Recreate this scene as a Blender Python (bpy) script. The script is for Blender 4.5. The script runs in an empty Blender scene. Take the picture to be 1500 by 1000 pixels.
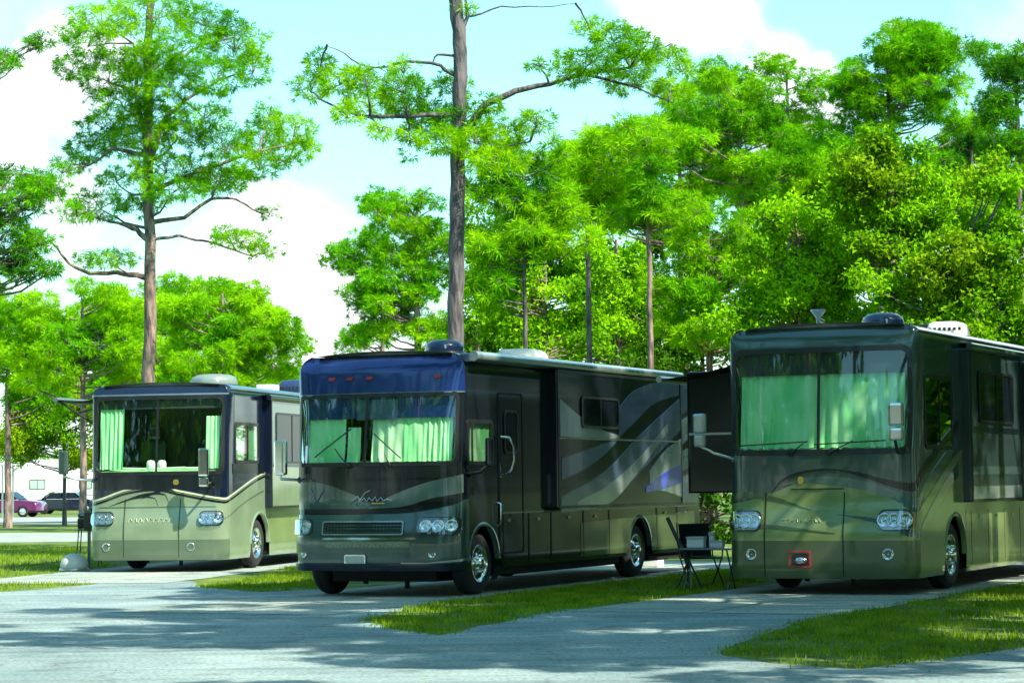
import bpy, math, random
import numpy as np
from mathutils import Vector, Matrix
R = math.radians
rng = np.random.default_rng(7)
random.seed(7)
SC = bpy.context.scene
COL = SC.collection
F_PX = 3600.0; CAMZ = 1.6; HOR = 706.0; ROLL = 0.0122

def hor(x): return HOR - (x - 750) * ROLL
def gp(x, y):                       # ground point (metres) seen at a spot of the photograph
    D = CAMZ * F_PX / (y - hor(x)); return ((x - 750) / F_PX * D, D)
def at(x, y, D):                    # a point at depth D
    return Vector(((x - 750) / F_PX * D, D, CAMZ + (hor(x) - y) / F_PX * D))

# ------------------------------------------------------------------ materials
def newmat(name):
    m = bpy.data.materials.new(name); m.use_nodes = True
    nt = m.node_tree; b = nt.nodes['Principled BSDF']
    return m, nt, b
def setp(b, **k):
    names = {'rough': 'Roughness', 'metal': 'Metallic', 'coat': 'Coat Weight', 'coatr': 'Coat Roughness', 'spec': 'Specular IOR Level', 'ior': 'IOR'}
    for a, v in k.items(): b.inputs[names[a]].default_value = v
def vary(nt, b, c1, c2, scale=4.0, detail=4.0, lo=.35, hi=.65, coord='Object', rough=None, stretch=None):
    tc = nt.nodes.new('ShaderNodeTexCoord'); n = nt.nodes.new('ShaderNodeTexNoise')
    n.inputs['Scale'].default_value = scale; n.inputs['Detail'].default_value = detail
    src = tc.outputs[coord]
    if stretch:
        mp = nt.nodes.new('ShaderNodeMapping'); mp.inputs['Scale'].default_value = stretch
        nt.links.new(src, mp.inputs['Vector']); src = mp.outputs['Vector']
    nt.links.new(src, n.inputs['Vector'])
    r = nt.nodes.new('ShaderNodeValToRGB')
    r.color_ramp.elements[0].position = lo; r.color_ramp.elements[1].position = hi
    r.color_ramp.elements[0].color = (*c1, 1); r.color_ramp.elements[1].color = (*c2, 1)
    nt.links.new(n.outputs['Fac'], r.inputs['Fac'])
    if b is not None: nt.links.new(r.outputs['Color'], b.inputs['Base Color'])
    return n, r, src
def bump(nt, b, src, scale, strength, dist=.02, detail=6):
    n = nt.nodes.new('ShaderNodeTexNoise'); n.inputs['Scale'].default_value = scale; n.inputs['Detail'].default_value = detail
    if src is not None: nt.links.new(src, n.inputs['Vector'])
    bp = nt.nodes.new('ShaderNodeBump'); bp.inputs['Strength'].default_value = strength; bp.inputs['Distance'].default_value = dist
    nt.links.new(n.outputs['Fac'], bp.inputs['Height']); nt.links.new(bp.outputs['Normal'], b.inputs['Normal'])
def paint(name, c, rough=.2, metal=.25, coat=.9, var=.12):
    m, nt, b = newmat(name); setp(b, rough=rough, metal=metal, coat=coat, coatr=.06)
    c2 = tuple(min(1, v * (1 + var)) for v in c); c1 = tuple(v * (1 - var) for v in c)
    n, r, src = vary(nt, b, c1, c2, scale=1.7, detail=5)
    bump(nt, b, src, .9, .12, .03, 2)     # slight waviness of big fibreglass panels
    return m
def mottled(name, c1, c2):
    m, nt, b = newmat(name); setp(b, rough=.85); vary(nt, b, c1, c2, scale=3.2, detail=7, lo=.36, hi=.64, stretch=(1, 1, .45)); return m  # cloth colour noise stands in for patchy reflections on the windshield
def plain(name, c, rough=.5, metal=0., coat=0., var=.1, scale=6):
    m, nt, b = newmat(name); setp(b, rough=rough, metal=metal, coat=coat)
    vary(nt, b, tuple(v * (1 - var) for v in c), tuple(min(1, v * (1 + var)) for v in c), scale=scale); return m
def glass(name, tint, refl=.09, rough=.02):
    m = bpy.data.materials.new(name); m.use_nodes = True; nt = m.node_tree; nt.nodes.clear()
    o = nt.nodes.new('ShaderNodeOutputMaterial'); mx = nt.nodes.new('ShaderNodeMixShader')
    t = nt.nodes.new('ShaderNodeBsdfTransparent'); t.inputs[0].default_value = (*tint, 1)
    g = nt.nodes.new('ShaderNodeBsdfGlossy'); g.inputs['Roughness'].default_value = rough
    fr = nt.nodes.new('ShaderNodeLayerWeight'); fr.inputs['Blend'].default_value = .35
    ma = nt.nodes.new('ShaderNodeMath'); ma.operation = 'MULTIPLY_ADD'; ma.inputs[1].default_value = .6; ma.inputs[2].default_value = refl
    nt.links.new(fr.outputs['Fresnel'], ma.inputs[0]); nt.links.new(ma.outputs[0], mx.inputs[0])
    nt.links.new(t.outputs[0], mx.inputs[1]); nt.links.new(g.outputs[0], mx.inputs[2]); nt.links.new(mx.outputs[0], o.inputs[0])
    return m
def leafmat(name, c1, c2, trans=.45, scale=.8):
    m = bpy.data.materials.new(name); m.use_nodes = True; nt = m.node_tree; nt.nodes.clear()
    o = nt.nodes.new('ShaderNodeOutputMaterial'); mx = nt.nodes.new('ShaderNodeMixShader'); mx.inputs[0].default_value = trans
    n, r, src = vary(nt, None, c1, c2, scale=scale, detail=6, lo=.3, hi=.7)
    d = nt.nodes.new('ShaderNodeBsdfDiffuse'); t = nt.nodes.new('ShaderNodeBsdfTranslucent')
    nt.links.new(r.outputs[0], d.inputs[0]); nt.links.new(r.outputs[0], t.inputs[0])
    nt.links.new(d.outputs[0], mx.inputs[1]); nt.links.new(t.outputs[0], mx.inputs[2]); nt.links.new(mx.outputs[0], o.inputs[0])
    return m

M = {}
M['black'] = plain('black_trim', (.012, .013, .016), .4, coat=.3)
M['rubber'] = plain('rubber', (.02, .02, .022), .8)
M['under'] = plain('underbody', (.01, .01, .011), .8)
M['chrome'] = plain('chrome', (.78, .8, .82), .12, 1.0, var=.03)
M['steel'] = plain('brushed_steel', (.45, .47, .48), .3, .9)
M['white'] = plain('white_plastic', (.78, .8, .8), .4, coat=.3, var=.04)
M['offwhite'] = plain('offwhite_plastic', (.5, .54, .52), .45, var=.08)
M['domegrey'] = plain('grey_dome', (.16, .22, .21), .45)  # grey-green dome plastic
M['navyplastic'] = plain('navy_plastic', (.02, .035, .11), .25, coat=.6)
M['red'] = plain('red_lens', (.45, .02, .03), .25, coat=.8)
M['amber'] = plain('amber_lens', (.7, .2, .03), .25, coat=.8)
M['dark_interior'] = plain('dark_interior', (.03, .04, .045), .8)
M['dash'] = plain('dash_vinyl', (.4, .72, .38), .6)  # pale green glow of the lit dash put into its colour
M['drape'] = mottled('green_drape', (.24, .78, .34), (.58, .97, .60))
M['drape_mint'] = mottled('mint_drape', (.28, .82, .36), (.56, .97, .56))
M['drape_pale'] = plain('pale_drape', (.62, .9, .6), .85, var=.1, scale=5)
M['windshield'] = glass('windshield_glass', (.9, 1, .93), .085)
M['smoked'] = glass('smoked_glass', (.12, .15, .16), .1)
M['clearish'] = glass('side_glass', (.7, .85, .75), .08)
M['privacy'] = plain('privacy_glass', (.006, .009, .014), .05); M['privacy'].node_tree.nodes['Principled BSDF'].inputs['Specular IOR Level'].default_value = .3
M['mirror'] = plain('mirror_glass', (.7, .75, .8), .03, 1.0, var=.01)
M['lens'] = glass('lamp_glass', (.95, .97, 1), .12)
M['navy'] = paint('navy_paint', (.006, .012, .035), metal=.2)
M['blueblack'] = paint('blue_cap_paint', (.014, .038, .20), metal=.35)
M['bodyblack'] = paint('black_paint', (.007, .011, .016), metal=0, coat=.3, rough=.14)
M['awning_cloth'] = plain('awning_cloth', (.012, .016, .018), .85)
M['sage'] = paint('sage_paint', (.27, .36, .23), metal=.3, rough=.35)
M['sage_dark'] = paint('dark_sage_paint', (.13, .19, .12), metal=.3, rough=.35)
M['cream'] = paint('cream_line_paint', (.62, .68, .45), metal=.1)
M['olive'] = paint('olive_paint', (.22, .30, .11), metal=.3, rough=.33)
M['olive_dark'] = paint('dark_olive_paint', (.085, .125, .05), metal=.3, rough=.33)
M['slide_dark'] = paint('slide_paint', (.03, .055, .055), metal=.1, coat=.4)
M['slate'] = paint('slate_green_paint', (.062, .108, .10), metal=.35)
M['teal'] = paint('grey_teal_paint', (.10, .17, .16), metal=.35)
M['teal_mid'] = paint('mid_teal_paint', (.055, .105, .10), metal=.35)
M['silver'] = paint('silver_paint', (.36, .44, .45), metal=.5)
M['bluegrey'] = paint('blue_grey_paint', (.10, .15, .26), metal=.4)
M['royal'] = paint('royal_blue_paint', (.03, .07, .6), metal=.2)
M['gold'] = plain('gold_badge', (.7, .5, .12), .3, .8)
M['magenta'] = paint('magenta_paint', (.12, .001, .085), metal=.1)
M['whitepaint'] = paint('white_paint', (.8, .78, .8), metal=0)
M['bark'] = None

# ------------------------------------------------------------------ mesh builder
class MB:
    def __init__(s): s.v = []; s.f = []; s.m = []; s.mats = []; s.sm = []
    def mi(s, m):
        if m not in s.mats: s.mats.append(m)
        return s.mats.index(m)
    def face(s, idx, m, smooth=True): s.f.append(idx); s.m.append(s.mi(m)); s.sm.append(smooth)
    def grid(s, P, m, smooth=True, closed=False):      # P: rows of equal-length lists of points
        o = len(s.v); nr = len(P); nc = len(P[0])
        for r in P: s.v.extend([tuple(p) for p in r])
        for i in range(nr - 1):
            for j in range(nc if closed else nc - 1):
                k = (j + 1) % nc
                s.face((o + i * nc + j, o + i * nc + k, o + (i + 1) * nc + k, o + (i + 1) * nc + j), m, smooth)
    def poly(s, pts, m, smooth=False):
        o = len(s.v); s.v.extend([tuple(p) for p in pts]); s.face(tuple(range(o, o + len(pts))), m, smooth)
    def box(s, a, b, m, bev=.01, M4=None):
        import bmesh
        bm = bmesh.new(); bmesh.ops.create_cube(bm, size=1)
        for v in bm.verts: v.co = Vector([(a[i] + b[i]) / 2 + v.co[i] * (b[i] - a[i]) for i in range(3)])
        bev = min(bev, .45 * min(abs(b[i] - a[i]) for i in range(3)))
        if bev > 0: bmesh.ops.bevel(bm, geom=bm.edges[:], offset=bev, segments=2, affect='EDGES', profile=.6)
        if M4 is not None: bm.transform(M4)
        s.addbm(bm, m)
    def addbm(s, bm, m, smooth=False):
        o = len(s.v); bm.verts.index_update()
        s.v.extend([tuple(v.co) for v in bm.verts])
        for f in bm.faces: s.face(tuple(o + v.index for v in f.verts), m, smooth)
        bm.free()
    def tube(s, pts, rad, m, n=8, cap=True):
        pts = [Vector(p) for p in pts]; rads = rad if hasattr(rad, '__len__') else [rad] * len(pts)
        rows = []; up = Vector((0, 0, 1))
        for i, p in enumerate(pts):
            d = (pts[min(i + 1, len(pts) - 1)] - pts[max(i - 1, 0)])
            d = d.normalized() if d.length > 1e-6 else Vector((0, 0, 1))
            a = up.cross(d)
            if a.length < .1: a = Vector((1, 0, 0)).cross(d)
            a.normalize(); b = d.cross(a); up = b if abs(d.z) > .9 else Vector((0, 0, 1))
            rows.append([p + (a * math.cos(t) + b * math.sin(t)) * rads[i] for t in [2 * math.pi * k / n for k in range(n)]])
        s.grid(rows, m, True, True)
        if cap: s.poly(rows[0][::-1], m); s.poly(rows[-1], m)
    def lathe(s, prof, m, n=24, O=(0, 0, 0), axis='z', cap=False):   # prof: list of (r, h)
        rows = []
        for r, h in prof:
            row = []
            for k in range(n):
                t = 2 * math.pi * k / n; c, q = r * math.cos(t), r * math.sin(t)
                p = {'z': (c, q, h), 'x': (h, c, q), 'y': (c, h, q)}[axis]
                row.append((p[0] + O[0], p[1] + O[1], p[2] + O[2]))
            rows.append(row)
        s.grid(rows, m, True, True)
        if cap: s.poly(rows[-1], m); s.poly(rows[0][::-1], m)
    # patches on a surface F(s, z, off)
    def ribbon(s, F, ss, lo, hi, off, m, nz=4, rim=.008):
        P = []; nz = max(nz, min(24, math.ceil(max(hi(q) - lo(q) for q in ss) / .07)))
        for q in ss:
            a, b = lo(q), hi(q)
            if b < a: b = a = (a + b) / 2
            P.append([F(q, a + (b - a) * k / nz, off) for k in range(nz + 1)])
        s.grid(P, m)
        if rim:
            for e in (0, -1):
                row = P[e]; s.grid([[F(ss[e], (lo(ss[e]) + (hi(ss[e]) - lo(ss[e])) * k / nz), off - rim) for k in range(nz + 1)], row], m, False)
            s.grid([[F(q, lo(q), off - rim) for q in ss], [r[0] for r in P]], m, False)
            s.grid([[r[-1] for r in P], [F(q, hi(q), off - rim) for q in ss]], m, False)
    def rect(s, F, s0, s1, z0, z1, off, m, r=.05, n=8, rim=.008):
        ss, lo, hi = rr(s0, s1, z0, z1, r, n); s.ribbon(F, ss, lo, hi, off, m, 3, rim)
    def ring(s, F, s0, s1, z0, z1, w, off, m, r=.06, depth=.03):
        o = loop(s0, s1, z0, z1, r); i = loop(s0 + w, s1 - w, z0 + w, z1 - w, max(.005, r - w * .5))
        A = [F(q, z, off - .012) for q, z in o]; B = [F(q, z, off) for q, z in o]
        C = [F(q, z, off) for q, z in i]; D = [F(q, z, off - depth) for q, z in i]
        s.grid([A, B, C, D], m, False, True)
    def build(s, name, parent=None):
        me = bpy.data.meshes.new(name); me.from_pydata(s.v, [], s.f)
        for m in s.mats: me.materials.append(m)
        me.polygons.foreach_set('material_index', s.m); me.polygons.foreach_set('use_smooth', s.sm); me.update()
        o = bpy.data.objects.new(name, me); COL.objects.link(o)
        if parent is not None: o.parent = parent
        return o
def rr(s0, s1, z0, z1, r, n=8):
    r = min(r, (s1 - s0) / 2 - 1e-4, (z1 - z0) / 2 - 1e-4)
    ss = [s0 + r * (1 - math.cos(math.pi / 2 * k / 5)) for k in range(6)]
    ss += [s0 + r + (s1 - s0 - 2 * r) * k / n for k in range(1, n)]
    ss += [s1 - r * (1 - math.cos(math.pi / 2 * k / 5)) for k in range(5, -1, -1)]
    def ins(q):
        d = min(q - s0, s1 - q)
        return 0 if d >= r else r - math.sqrt(max(0, r * r - (r - d) ** 2))
    return ss, (lambda q: z0 + ins(q)), (lambda q: z1 - ins(q))
def loop(s0, s1, z0, z1, r, n=6, m=12):
    r = max(r, .002); pts = []
    for cx, cz, a in ((s1 - r, z1 - r, 0), (s0 + r, z1 - r, 90), (s0 + r, z0 + r, 180), (s1 - r, z0 + r, 270)):
        for k in range(n + 1):
            t = R(a + 90 * k / n); pts.append((cx + r * math.cos(t), cz + r * math.sin(t)))
        nx = {0: (s0 + r, z1), 90: (s0, z0 + r), 180: (s1 - r, z0), 270: (s1, z1 - r)}[a]
        p = pts[-1]
        for k in range(1, m): pts.append((p[0] + (nx[0] - p[0]) * k / m, p[1] + (nx[1] - p[1]) * k / m))
    return pts
def curve(pts):
    xs = [p[0] for p in pts]; ys = [p[1] for p in pts]; n = len(xs)
    d = []
    for i in range(n):
        a, b = max(0, i - 1), min(n - 1, i + 1); d.append((ys[b] - ys[a]) / (xs[b] - xs[a]))
    def f(x):
        if x <= xs[0]: return ys[0]
        if x >= xs[-1]: return ys[-1]
        i = max(k for k in range(n - 1) if xs[k] <= x); h = xs[i + 1] - xs[i]; t = (x - xs[i]) / h
        return (ys[i] * (2 * t**3 - 3 * t**2 + 1) + d[i] * h * (t**3 - 2 * t**2 + t) + ys[i + 1] * (-2 * t**3 + 3 * t**2) + d[i + 1] * h * (t**3 - t**2))
    return f
def lin(a, b, n): return [a + (b - a) * k / n for k in range(n + 1)]

def empty(name, loc=(0, 0, 0), rz=0):
    o = bpy.data.objects.new(name, None); COL.objects.link(o); o.location = loc; o.rotation_euler.z = rz
    o.empty_display_size = .3; return o
def tag(o, label, cat, group=None):
    o['label'] = label; o['category'] = cat
    if group: o['group'] = group
    return o
def struct(o, kind='structure'): o['kind'] = kind; return o

# ------------------------------------------------------------------ motorhomes
def sstep(t): t = max(0, min(1, t)); return t * t * (3 - 2 * t)
class Shell:
    def __init__(s, w, L, H, rc=.3, rt=.22, zb=.25, bow=.1, wheels=(2.1,), rw=.56, rake=.1, ztop=1.9):
        s.hw = w / 2; s.L = L; s.H = H; s.rc = rc; s.rt = rt; s.zb = zb; s.bow = bow; s.wheels = wheels; s.rw = rw; s.rake = rake; s.zr = ztop
        s.sc = s.hw - rc; s.ss = s.sc + rc * math.pi / 2; s.smax = s.ss + L - rc
    def S(s, y): return s.ss + y - s.rc               # s of a spot y metres back along the side
    def arch(s, q):
        y = abs(q) - s.ss + s.rc
        for w in s.wheels:
            d = abs(y - w)
            if d < s.rw: return max(s.zb, .48 + math.sqrt(s.rw**2 - d * d))
        return s.zb
    def __call__(s, q, z, off=0):
        a = abs(q); sg = 1 if q >= 0 else -1
        if a < s.sc: x, y, nx, ny, w = a, s.bow * (a / s.hw)**2, 2 * s.bow * a / s.hw**2, -1, 1
        elif a < s.ss:
            t = (a - s.sc) / s.rc; b = s.bow * (s.sc / s.hw)**2
            x, y, nx, ny, w = s.sc + s.rc * math.sin(t), b + s.rc * (1 - math.cos(t)), math.sin(t), -math.cos(t), math.cos(t)
        else:
            b = s.bow * (s.sc / s.hw)**2; x, y, nx, ny, w = s.hw, b + s.rc + (a - s.ss), 1, 0, 0
        ln = math.hypot(nx, ny); nx /= ln; ny /= ln
        ins = 0; k = z - (s.H - s.rt)
        if k > 0: ins = s.rt - math.sqrt(max(0, s.rt**2 - k * k))
        k = s.zb + .15 - z
        if k > 0: ins += k * k * 1.2
        y += w * (s.rake * max(0, z - s.zr) + .10 * sstep((z - .75) / .6))
        o = off - ins
        return Vector((sg * (x + nx * o), y + ny * o, z))

def body(sh, holes, base, root, paintfn):
    mb = MB()
    cols = set(lin(-sh.ss, sh.ss, 40))
    for sg in (-1, 1):
        cols |= {sg * (sh.ss + v) for v in lin(0, sh.L - sh.rc, 30)}
        for w in sh.wheels: cols |= {sg * (sh.S(w) + sh.rw * math.sin(t)) for t in lin(-math.pi / 2, math.pi / 2, 18)}
    rows = set([sh.zb, sh.zb + .05, sh.zb + .1, sh.zb + .15, .55] + [.7 + .05 * k for k in range(15)] + [1.6, 1.9, 2.2, 2.5, 2.8, 3.1, sh.H - sh.rt] + [sh.H - sh.rt + sh.rt * math.sin(R(a)) for a in (15, 30, 45, 60, 75, 90)])
    for h in holes: cols |= {h[0], h[1]}; rows |= {h[2], h[3]}
    def clean(v):
        v = sorted(v); o = [v[0]]
        keep = {x for h in holes for x in h}
        for x in v[1:]:
            if x - o[-1] < .012:
                if x in keep: o[-1] = x
            else: o.append(x)
        return o
    cols = clean(cols); rows = [z for z in clean(rows) if z <= sh.H + 1e-6]
    idx = {}
    def vid(i, j):
        a = sh.arch(cols[i]); z = max(rows[j], a if a > sh.zb else rows[j])
        k = (i, round(z, 4))
        if k not in idx: idx[k] = len(mb.v); mb.v.append(tuple(sh(cols[i], z)))
        return idx[k]
    for i in range(len(cols) - 1):
        for j in range(len(rows) - 1):
            cs, cz = (cols[i] + cols[i + 1]) / 2, (rows[j] + rows[j + 1]) / 2
            if any(h[0] < cs < h[1] and h[2] < cz < h[3] for h in holes): continue
            q = []
            for v in (vid(i, j), vid(i + 1, j), vid(i + 1, j + 1), vid(i, j + 1)):
                if v not in q: q.append(v)
            if len(q) > 2: mb.face(tuple(q), base)
    # roof, rear
    P = []
    ring_ = [sh(q, sh.H) for q in cols if abs(q) < sh.smax + .01]
    n = len(ring_)
    for t in (0, .3, .7, 1):
        P.append([Vector((p.x * (1 - t), p.y * (1 - t * .0) , p.z + .05 * (1 - (1 - t)**2))) for p in ring_])
    mb.grid(P, M['offwhite'])
    mb.grid([[sh(-sh.smax, z) for z in rows], [sh(sh.smax, z) for z in rows]], base, False)
    paintfn(mb)
    o = mb.build('body', root)
    # chassis below and wheel wells; boxes widened to deepen the shade under the coach
    c = MB(); x = sh.hw - .5
    c.box((-x, .45, .2), (x, sh.L - .2, 1.0), M['under'], 0)
    c.box((-sh.hw + .08, sh.wheels[0] + .7, .26), (sh.hw - .08, sh.wheels[1] - .7, 1.0), M['under'], 0)
    c.box((-sh.hw + .08, sh.wheels[1] + .7, .26), (sh.hw - .08, sh.L - .2, 1.0), M['under'], 0)
    c.box((-sh.hw + .06, 1.0, 1.13), (sh.hw - .06, sh.L - .2, 1.2), M['under'], 0)
    for k in (1.2, sh.L - 4.5): c.box((-sh.hw + .3, k + 1.9, .32), (sh.hw - .3, k + 3.4, .6), M['under'], .02)
    c.tube([(-x, sh.wheels[0], .48), (x, sh.wheels[0], .48)], .07, M['under'])
    c.box((.3, .5, .1), (.36, .55, .4), M['under'], .005); c.box((-.36, .5, .16), (-.3, .55, .4), M['under'], .005)
    c.build('chassis', root)
    return o

def wheel(root, x, y, r=.48, side=1, style='alu'):
    mb = MB(); w = .27
    prof = [(r * .60, -w / 2), (r * .86, -w / 2 - .01), (r * .97, -w / 2 + .03), (r, -w / 2 + .07), (r, -.02), (r * .985, -.01), (r * .985, .01), (r, .02), (r, w / 2 - .07), (r * .97, w / 2 - .03), (r * .86, w / 2 + .01), (r * .60, w / 2)]
    mb.lathe(prof, M['rubber'], 40, (x, y, r), 'x')
    wh = mb.build('wheel', root)
    rb = MB(); sx = x + side * (w / 2 - .01); s = side
    pr = [(r * .62, 0), (r * .62, s * .012), (r * .585, s * .015), (r * .56, -s * .03), (r * .50, -s * .05), (r * .33, -s * .03), (r * .22, s * .03), (r * .2, s * .06), (r * .1, s * .075), (.001, s * .078)]
    rb.lathe(pr, M['chrome'], 36, (sx, y, r), 'x')
    for k in range(10):
        t = 2 * math.pi * (k + .5) / 10; cy, cz = y + r * .43 * math.cos(t), r + r * .43 * math.sin(t)
        rb.lathe([(.04, 0), (.036, s * .014), (.001, s * .015)], M['black'], 12, (sx - s * .047, cy, cz), 'x')
        t = 2 * math.pi * k / 10; cy, cz = y + r * .27 * math.cos(t), r + r * .27 * math.sin(t)
        rb.lathe([(.017, -.0), (.017, s * .05), (.001, s * .055)], M['chrome'], 8, (sx - s * .01, cy, cz), 'x')
    rb.build('rim', wh)
    return wh

def drape(name, root, F, s0, s1, z0, z1, mat, off=-.09, amp=.02, pitch=.11, taper=0.0, rnd=None):
    mb = MB(); rows = []; n = max(10, int((s1 - s0) / pitch * 8)); rr_ = random.Random(rnd or name)
    ph = [rr_.uniform(0, 6.28) for _ in range(4)]
    for k in range(13):
        f = k / 12; z = z0 + (z1 - z0) * f; row = []
        for i in range(n + 1):
            u = i / n; q = s0 + (s1 - s0) * u
            a = amp * (.55 + .45 * math.sin(q * 7 + ph[0])) * (1.15 - .5 * f)
            o = a * math.sin(2 * math.pi * q / pitch + 1.3 * math.sin(q * 5 + ph[1]) + .4 * f) + .006 * math.sin(q * 31 + f * 5 + ph[2])
            q2 = q + taper * (1 - f) * (u if taper < 0 else (u))
            row.append(F(q2, z + (.006 * math.sin(q * 40) if k == 0 else 0), off + o))
        rows.append(row)
    mb.grid(rows, mat); return mb.build(name, root)

def headlight(root, sh, s0, s1, z0, z1, flip=1, bowl=(.25, .55, .8), amber=True, housing='steel'):
    mb = MB(); mb.rect(sh, s0, s1, z0, z1, .012, M['black'], .09)
    mb.rect(sh, s0 + .02, s1 - .02, z0 + .02, z1 - .02, .018, M[housing], .08)
    h = mb.build('headlight', root)
    lb = MB(); zc = (z0 + z1) / 2; rad = (z1 - z0) * .36
    for k, f in enumerate(bowl):
        q = s0 + (s1 - s0) * f
        loopP = []
        for rr_, d in ((rad, .02), (rad, .05), (rad * .85, .056), (rad * .6, .03), (rad * .3, .022), (.002, .045)):
            loopP.append([sh(q + rr_ * math.cos(t), zc + rr_ * math.sin(t), d) for t in [2 * math.pi * i / 16 for i in range(16)]])
        lb.grid(loopP, M['chrome'] if not (amber and k == len(bowl) - 1) else M['amber'], True, True)
    lb.build('reflector', h)
    gb = MB(); gb.rect(sh, s0 + .01, s1 - .01, z0 + .01, z1 - .01, .062, M['lens'], .085, rim=.05); gb.build('lens', h)
    return h

def foglight(root, sh, q, z, r=.07):
    mb = MB(); rows = []
    for rr_, d in ((r * 1.15, 0), (r * 1.15, .02), (r, .024), (r * .8, .01), (r * .3, .004), (.001, .012)):
        rows.append([sh(q + rr_ * math.cos(t), z + rr_ * math.sin(t), d) for t in [2 * math.pi * i / 18 for i in range(18)]])
    mb.grid(rows, M['chrome'], True, True); return mb.build('fog_light', root)

def marker(root, sh, q, z):
    mb = MB(); mb.rect(sh, q - .05, q + .05, z - .022, z + .022, .03, M['red'], .02, 4, .03); return mb.build('marker_light', root)

def mirror_head(root, c, w, h, yaw=0, mat='chrome', arm=None, arm_mat='chrome', second=False):
    mb = MB(); T = Matrix.Translation(c) @ Matrix.Rotation(yaw, 4, 'Z')
    mb.box((-w / 2, -.05, -h / 2), (w / 2, .05, h / 2), M[mat], .035, T)
    if second: mb.box((-w / 2 + .01, -.045, -h / 2 - .19), (w / 2 - .01, .045, -h / 2 - .02), M[mat], .03, T)
    o = mb.build('mirror', root)
    g = MB(); g.box((-w / 2 + .02, .051, -h / 2 + .02), (w / 2 - .02, .056, h / 2 - .02), M['mirror'], .002, T); g.build('mirror_glass', o)
    if arm:
        a = MB(); a.tube(arm, .022, M[arm_mat], 8)
        a.lathe([(.05, 0), (.05, .03), (.02, .04)], M[arm_mat], 12, arm[0], 'y'); a.build('mirror_arm', o)
    return o

def ac_unit(root, x, y, z, kind='shroud', w=.62, l=.95, h=.3, mat='offwhite', name='roof_air_conditioner'):
    mb = MB()
    if kind == 'dome':
        pr = [(w * .50, 0), (w * .52, h * .25), (w * .52, h * .5), (w * .48, h * .75), (w * .36, h * .93), (w * .18, h * .99), (.001, h)]
        mb.lathe(pr, M[mat], 28, (x, y, z), 'z'); mb.lathe([(w * .56, -.02), (w * .56, .04), (w * .5, .05)], M['black'], 28, (x, y, z), 'z')
        mb.box((x + w * .2, y - w * .47, z + h * .35), (x + w * .26, y - w * .43, z + h * .62), M['white'], .01)
    else:
        rows = []
        for f, k in ((0, 1), (.3, 1), (.6, .96), (.85, .87), (.97, .72), (1, .5)):
            row = []
            for p, q in loop(-w / 2 * k, w / 2 * k, -l / 2 * k, l / 2 * k, .12 * k, 5, 2): row.append((x + p, y + q, z + h * f))
            rows.append(row)
        mb.grid(rows, M[mat], True, True); mb.poly(rows[-1], M[mat])
        for i in range(7): mb.box((x - w / 2 + .06 + i * .075, y - l / 2 - .008, z + .05), (x - w / 2 + .1 + i * .075, y - l / 2 + .01, z + h * .5), M['black'], 0)
    return mb.build(name, root)

def wiper(root, sh, q0, z0, q1, z1, q2a, z2a, q2b, z2b):
    mb = MB(); mb.tube([sh(q0, z0, .02), sh((q0 + q1) / 2, (z0 + z1) / 2, .055), sh(q1, z1, .04)], [.014, .01, .008], M['black'], 6)
    mb.tube([sh(q2a + (q2b - q2a) * k / 6, z2a + (z2b - z2a) * k / 6, .022) for k in range(7)], .01, M['black'], 6)
    mb.lathe([(.03, 0), (.03, .03), (.001, .035)], M['black'], 10, sh(q0, z0, .03), 'y'); return mb.build('wiper', root)

def slab_surface(x, sgn=1):
    return lambda y, z, off=0: Vector((sgn * (x + off), y, z))
def slide_out(root, sh, y0, y1, z0, z1, d, sgn, base, paintfn, holes=()):
    mb = MB(); x0, x1 = sh.hw - .05, sh.hw + d
    mb.box((min(sgn * x0, sgn * x1), y0, z0), (max(sgn * x0, sgn * x1), y1, z1), base, .025)
    F = slab_surface(x1, sgn)
    mb.ring(F, y0 + .0, y1 - .0, z0, z1, .045, .012, M['black'], .03, .012)
    paintfn(mb, F)
    return mb.build('slide_out', root), F
def window(parent, F, y0, y1, z0, z1, mat='privacy', slider=True, curtain=None, name='window', off=.012):
    mb = MB(); mb.ring(F, y0, y1, z0, z1, .04, off + .012, M['black'], .09, .02)
    if slider: mb.ribbon(F, lin((y0 + y1) / 2 - .015, (y0 + y1) / 2 + .015, 1), lambda q: z0 + .03, lambda q: z1 - .03, off + .01, M['black'], 1)
    o = mb.build(name, parent)
    g = MB(); g.rect(F, y0 + .03, y1 - .03, z0 + .03, z1 - .03, off, M[mat], .06); g.build('pane', o)
    return o

def plate(root, sh, q, z, mat='steel'):
    mb = MB(); mb.rect(sh, q - .15, q + .15, z - .075, z + .075, .03, M[mat], .02)
    mb.ring(sh, q - .17, q + .17, z - .095, z + .095, .02, .036, M['chrome'], .03, .01)
    return mb.build('license_plate', root)

def lettering(mb, F, s0, s1, z, h, mat, n, seed, off=.012, slant=.3):      # worn, unreadable raised strokes
    r = random.Random(seed)
    for i in range(n):
        q = s0 + (s1 - s0) * (i + .5) / n; w = (s1 - s0) / n * .36; hh = h * r.uniform(.7, 1)
        pts = [(-w, 0), (-w * .4, hh), (w * .3, hh * r.uniform(.2, .9)), (w, hh * r.uniform(0, 1))]
        mb.tube([F(q + a + b * slant, z + b, off) for a, b in pts], h * .07, mat, 5)

def common_wheels(root, sh, r=.48):
    for y in sh.wheels:
        for sg in (1, -1): wheel(root, sg * (sh.hw - .2), y + sh.bow * .5, r, sg)

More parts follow.
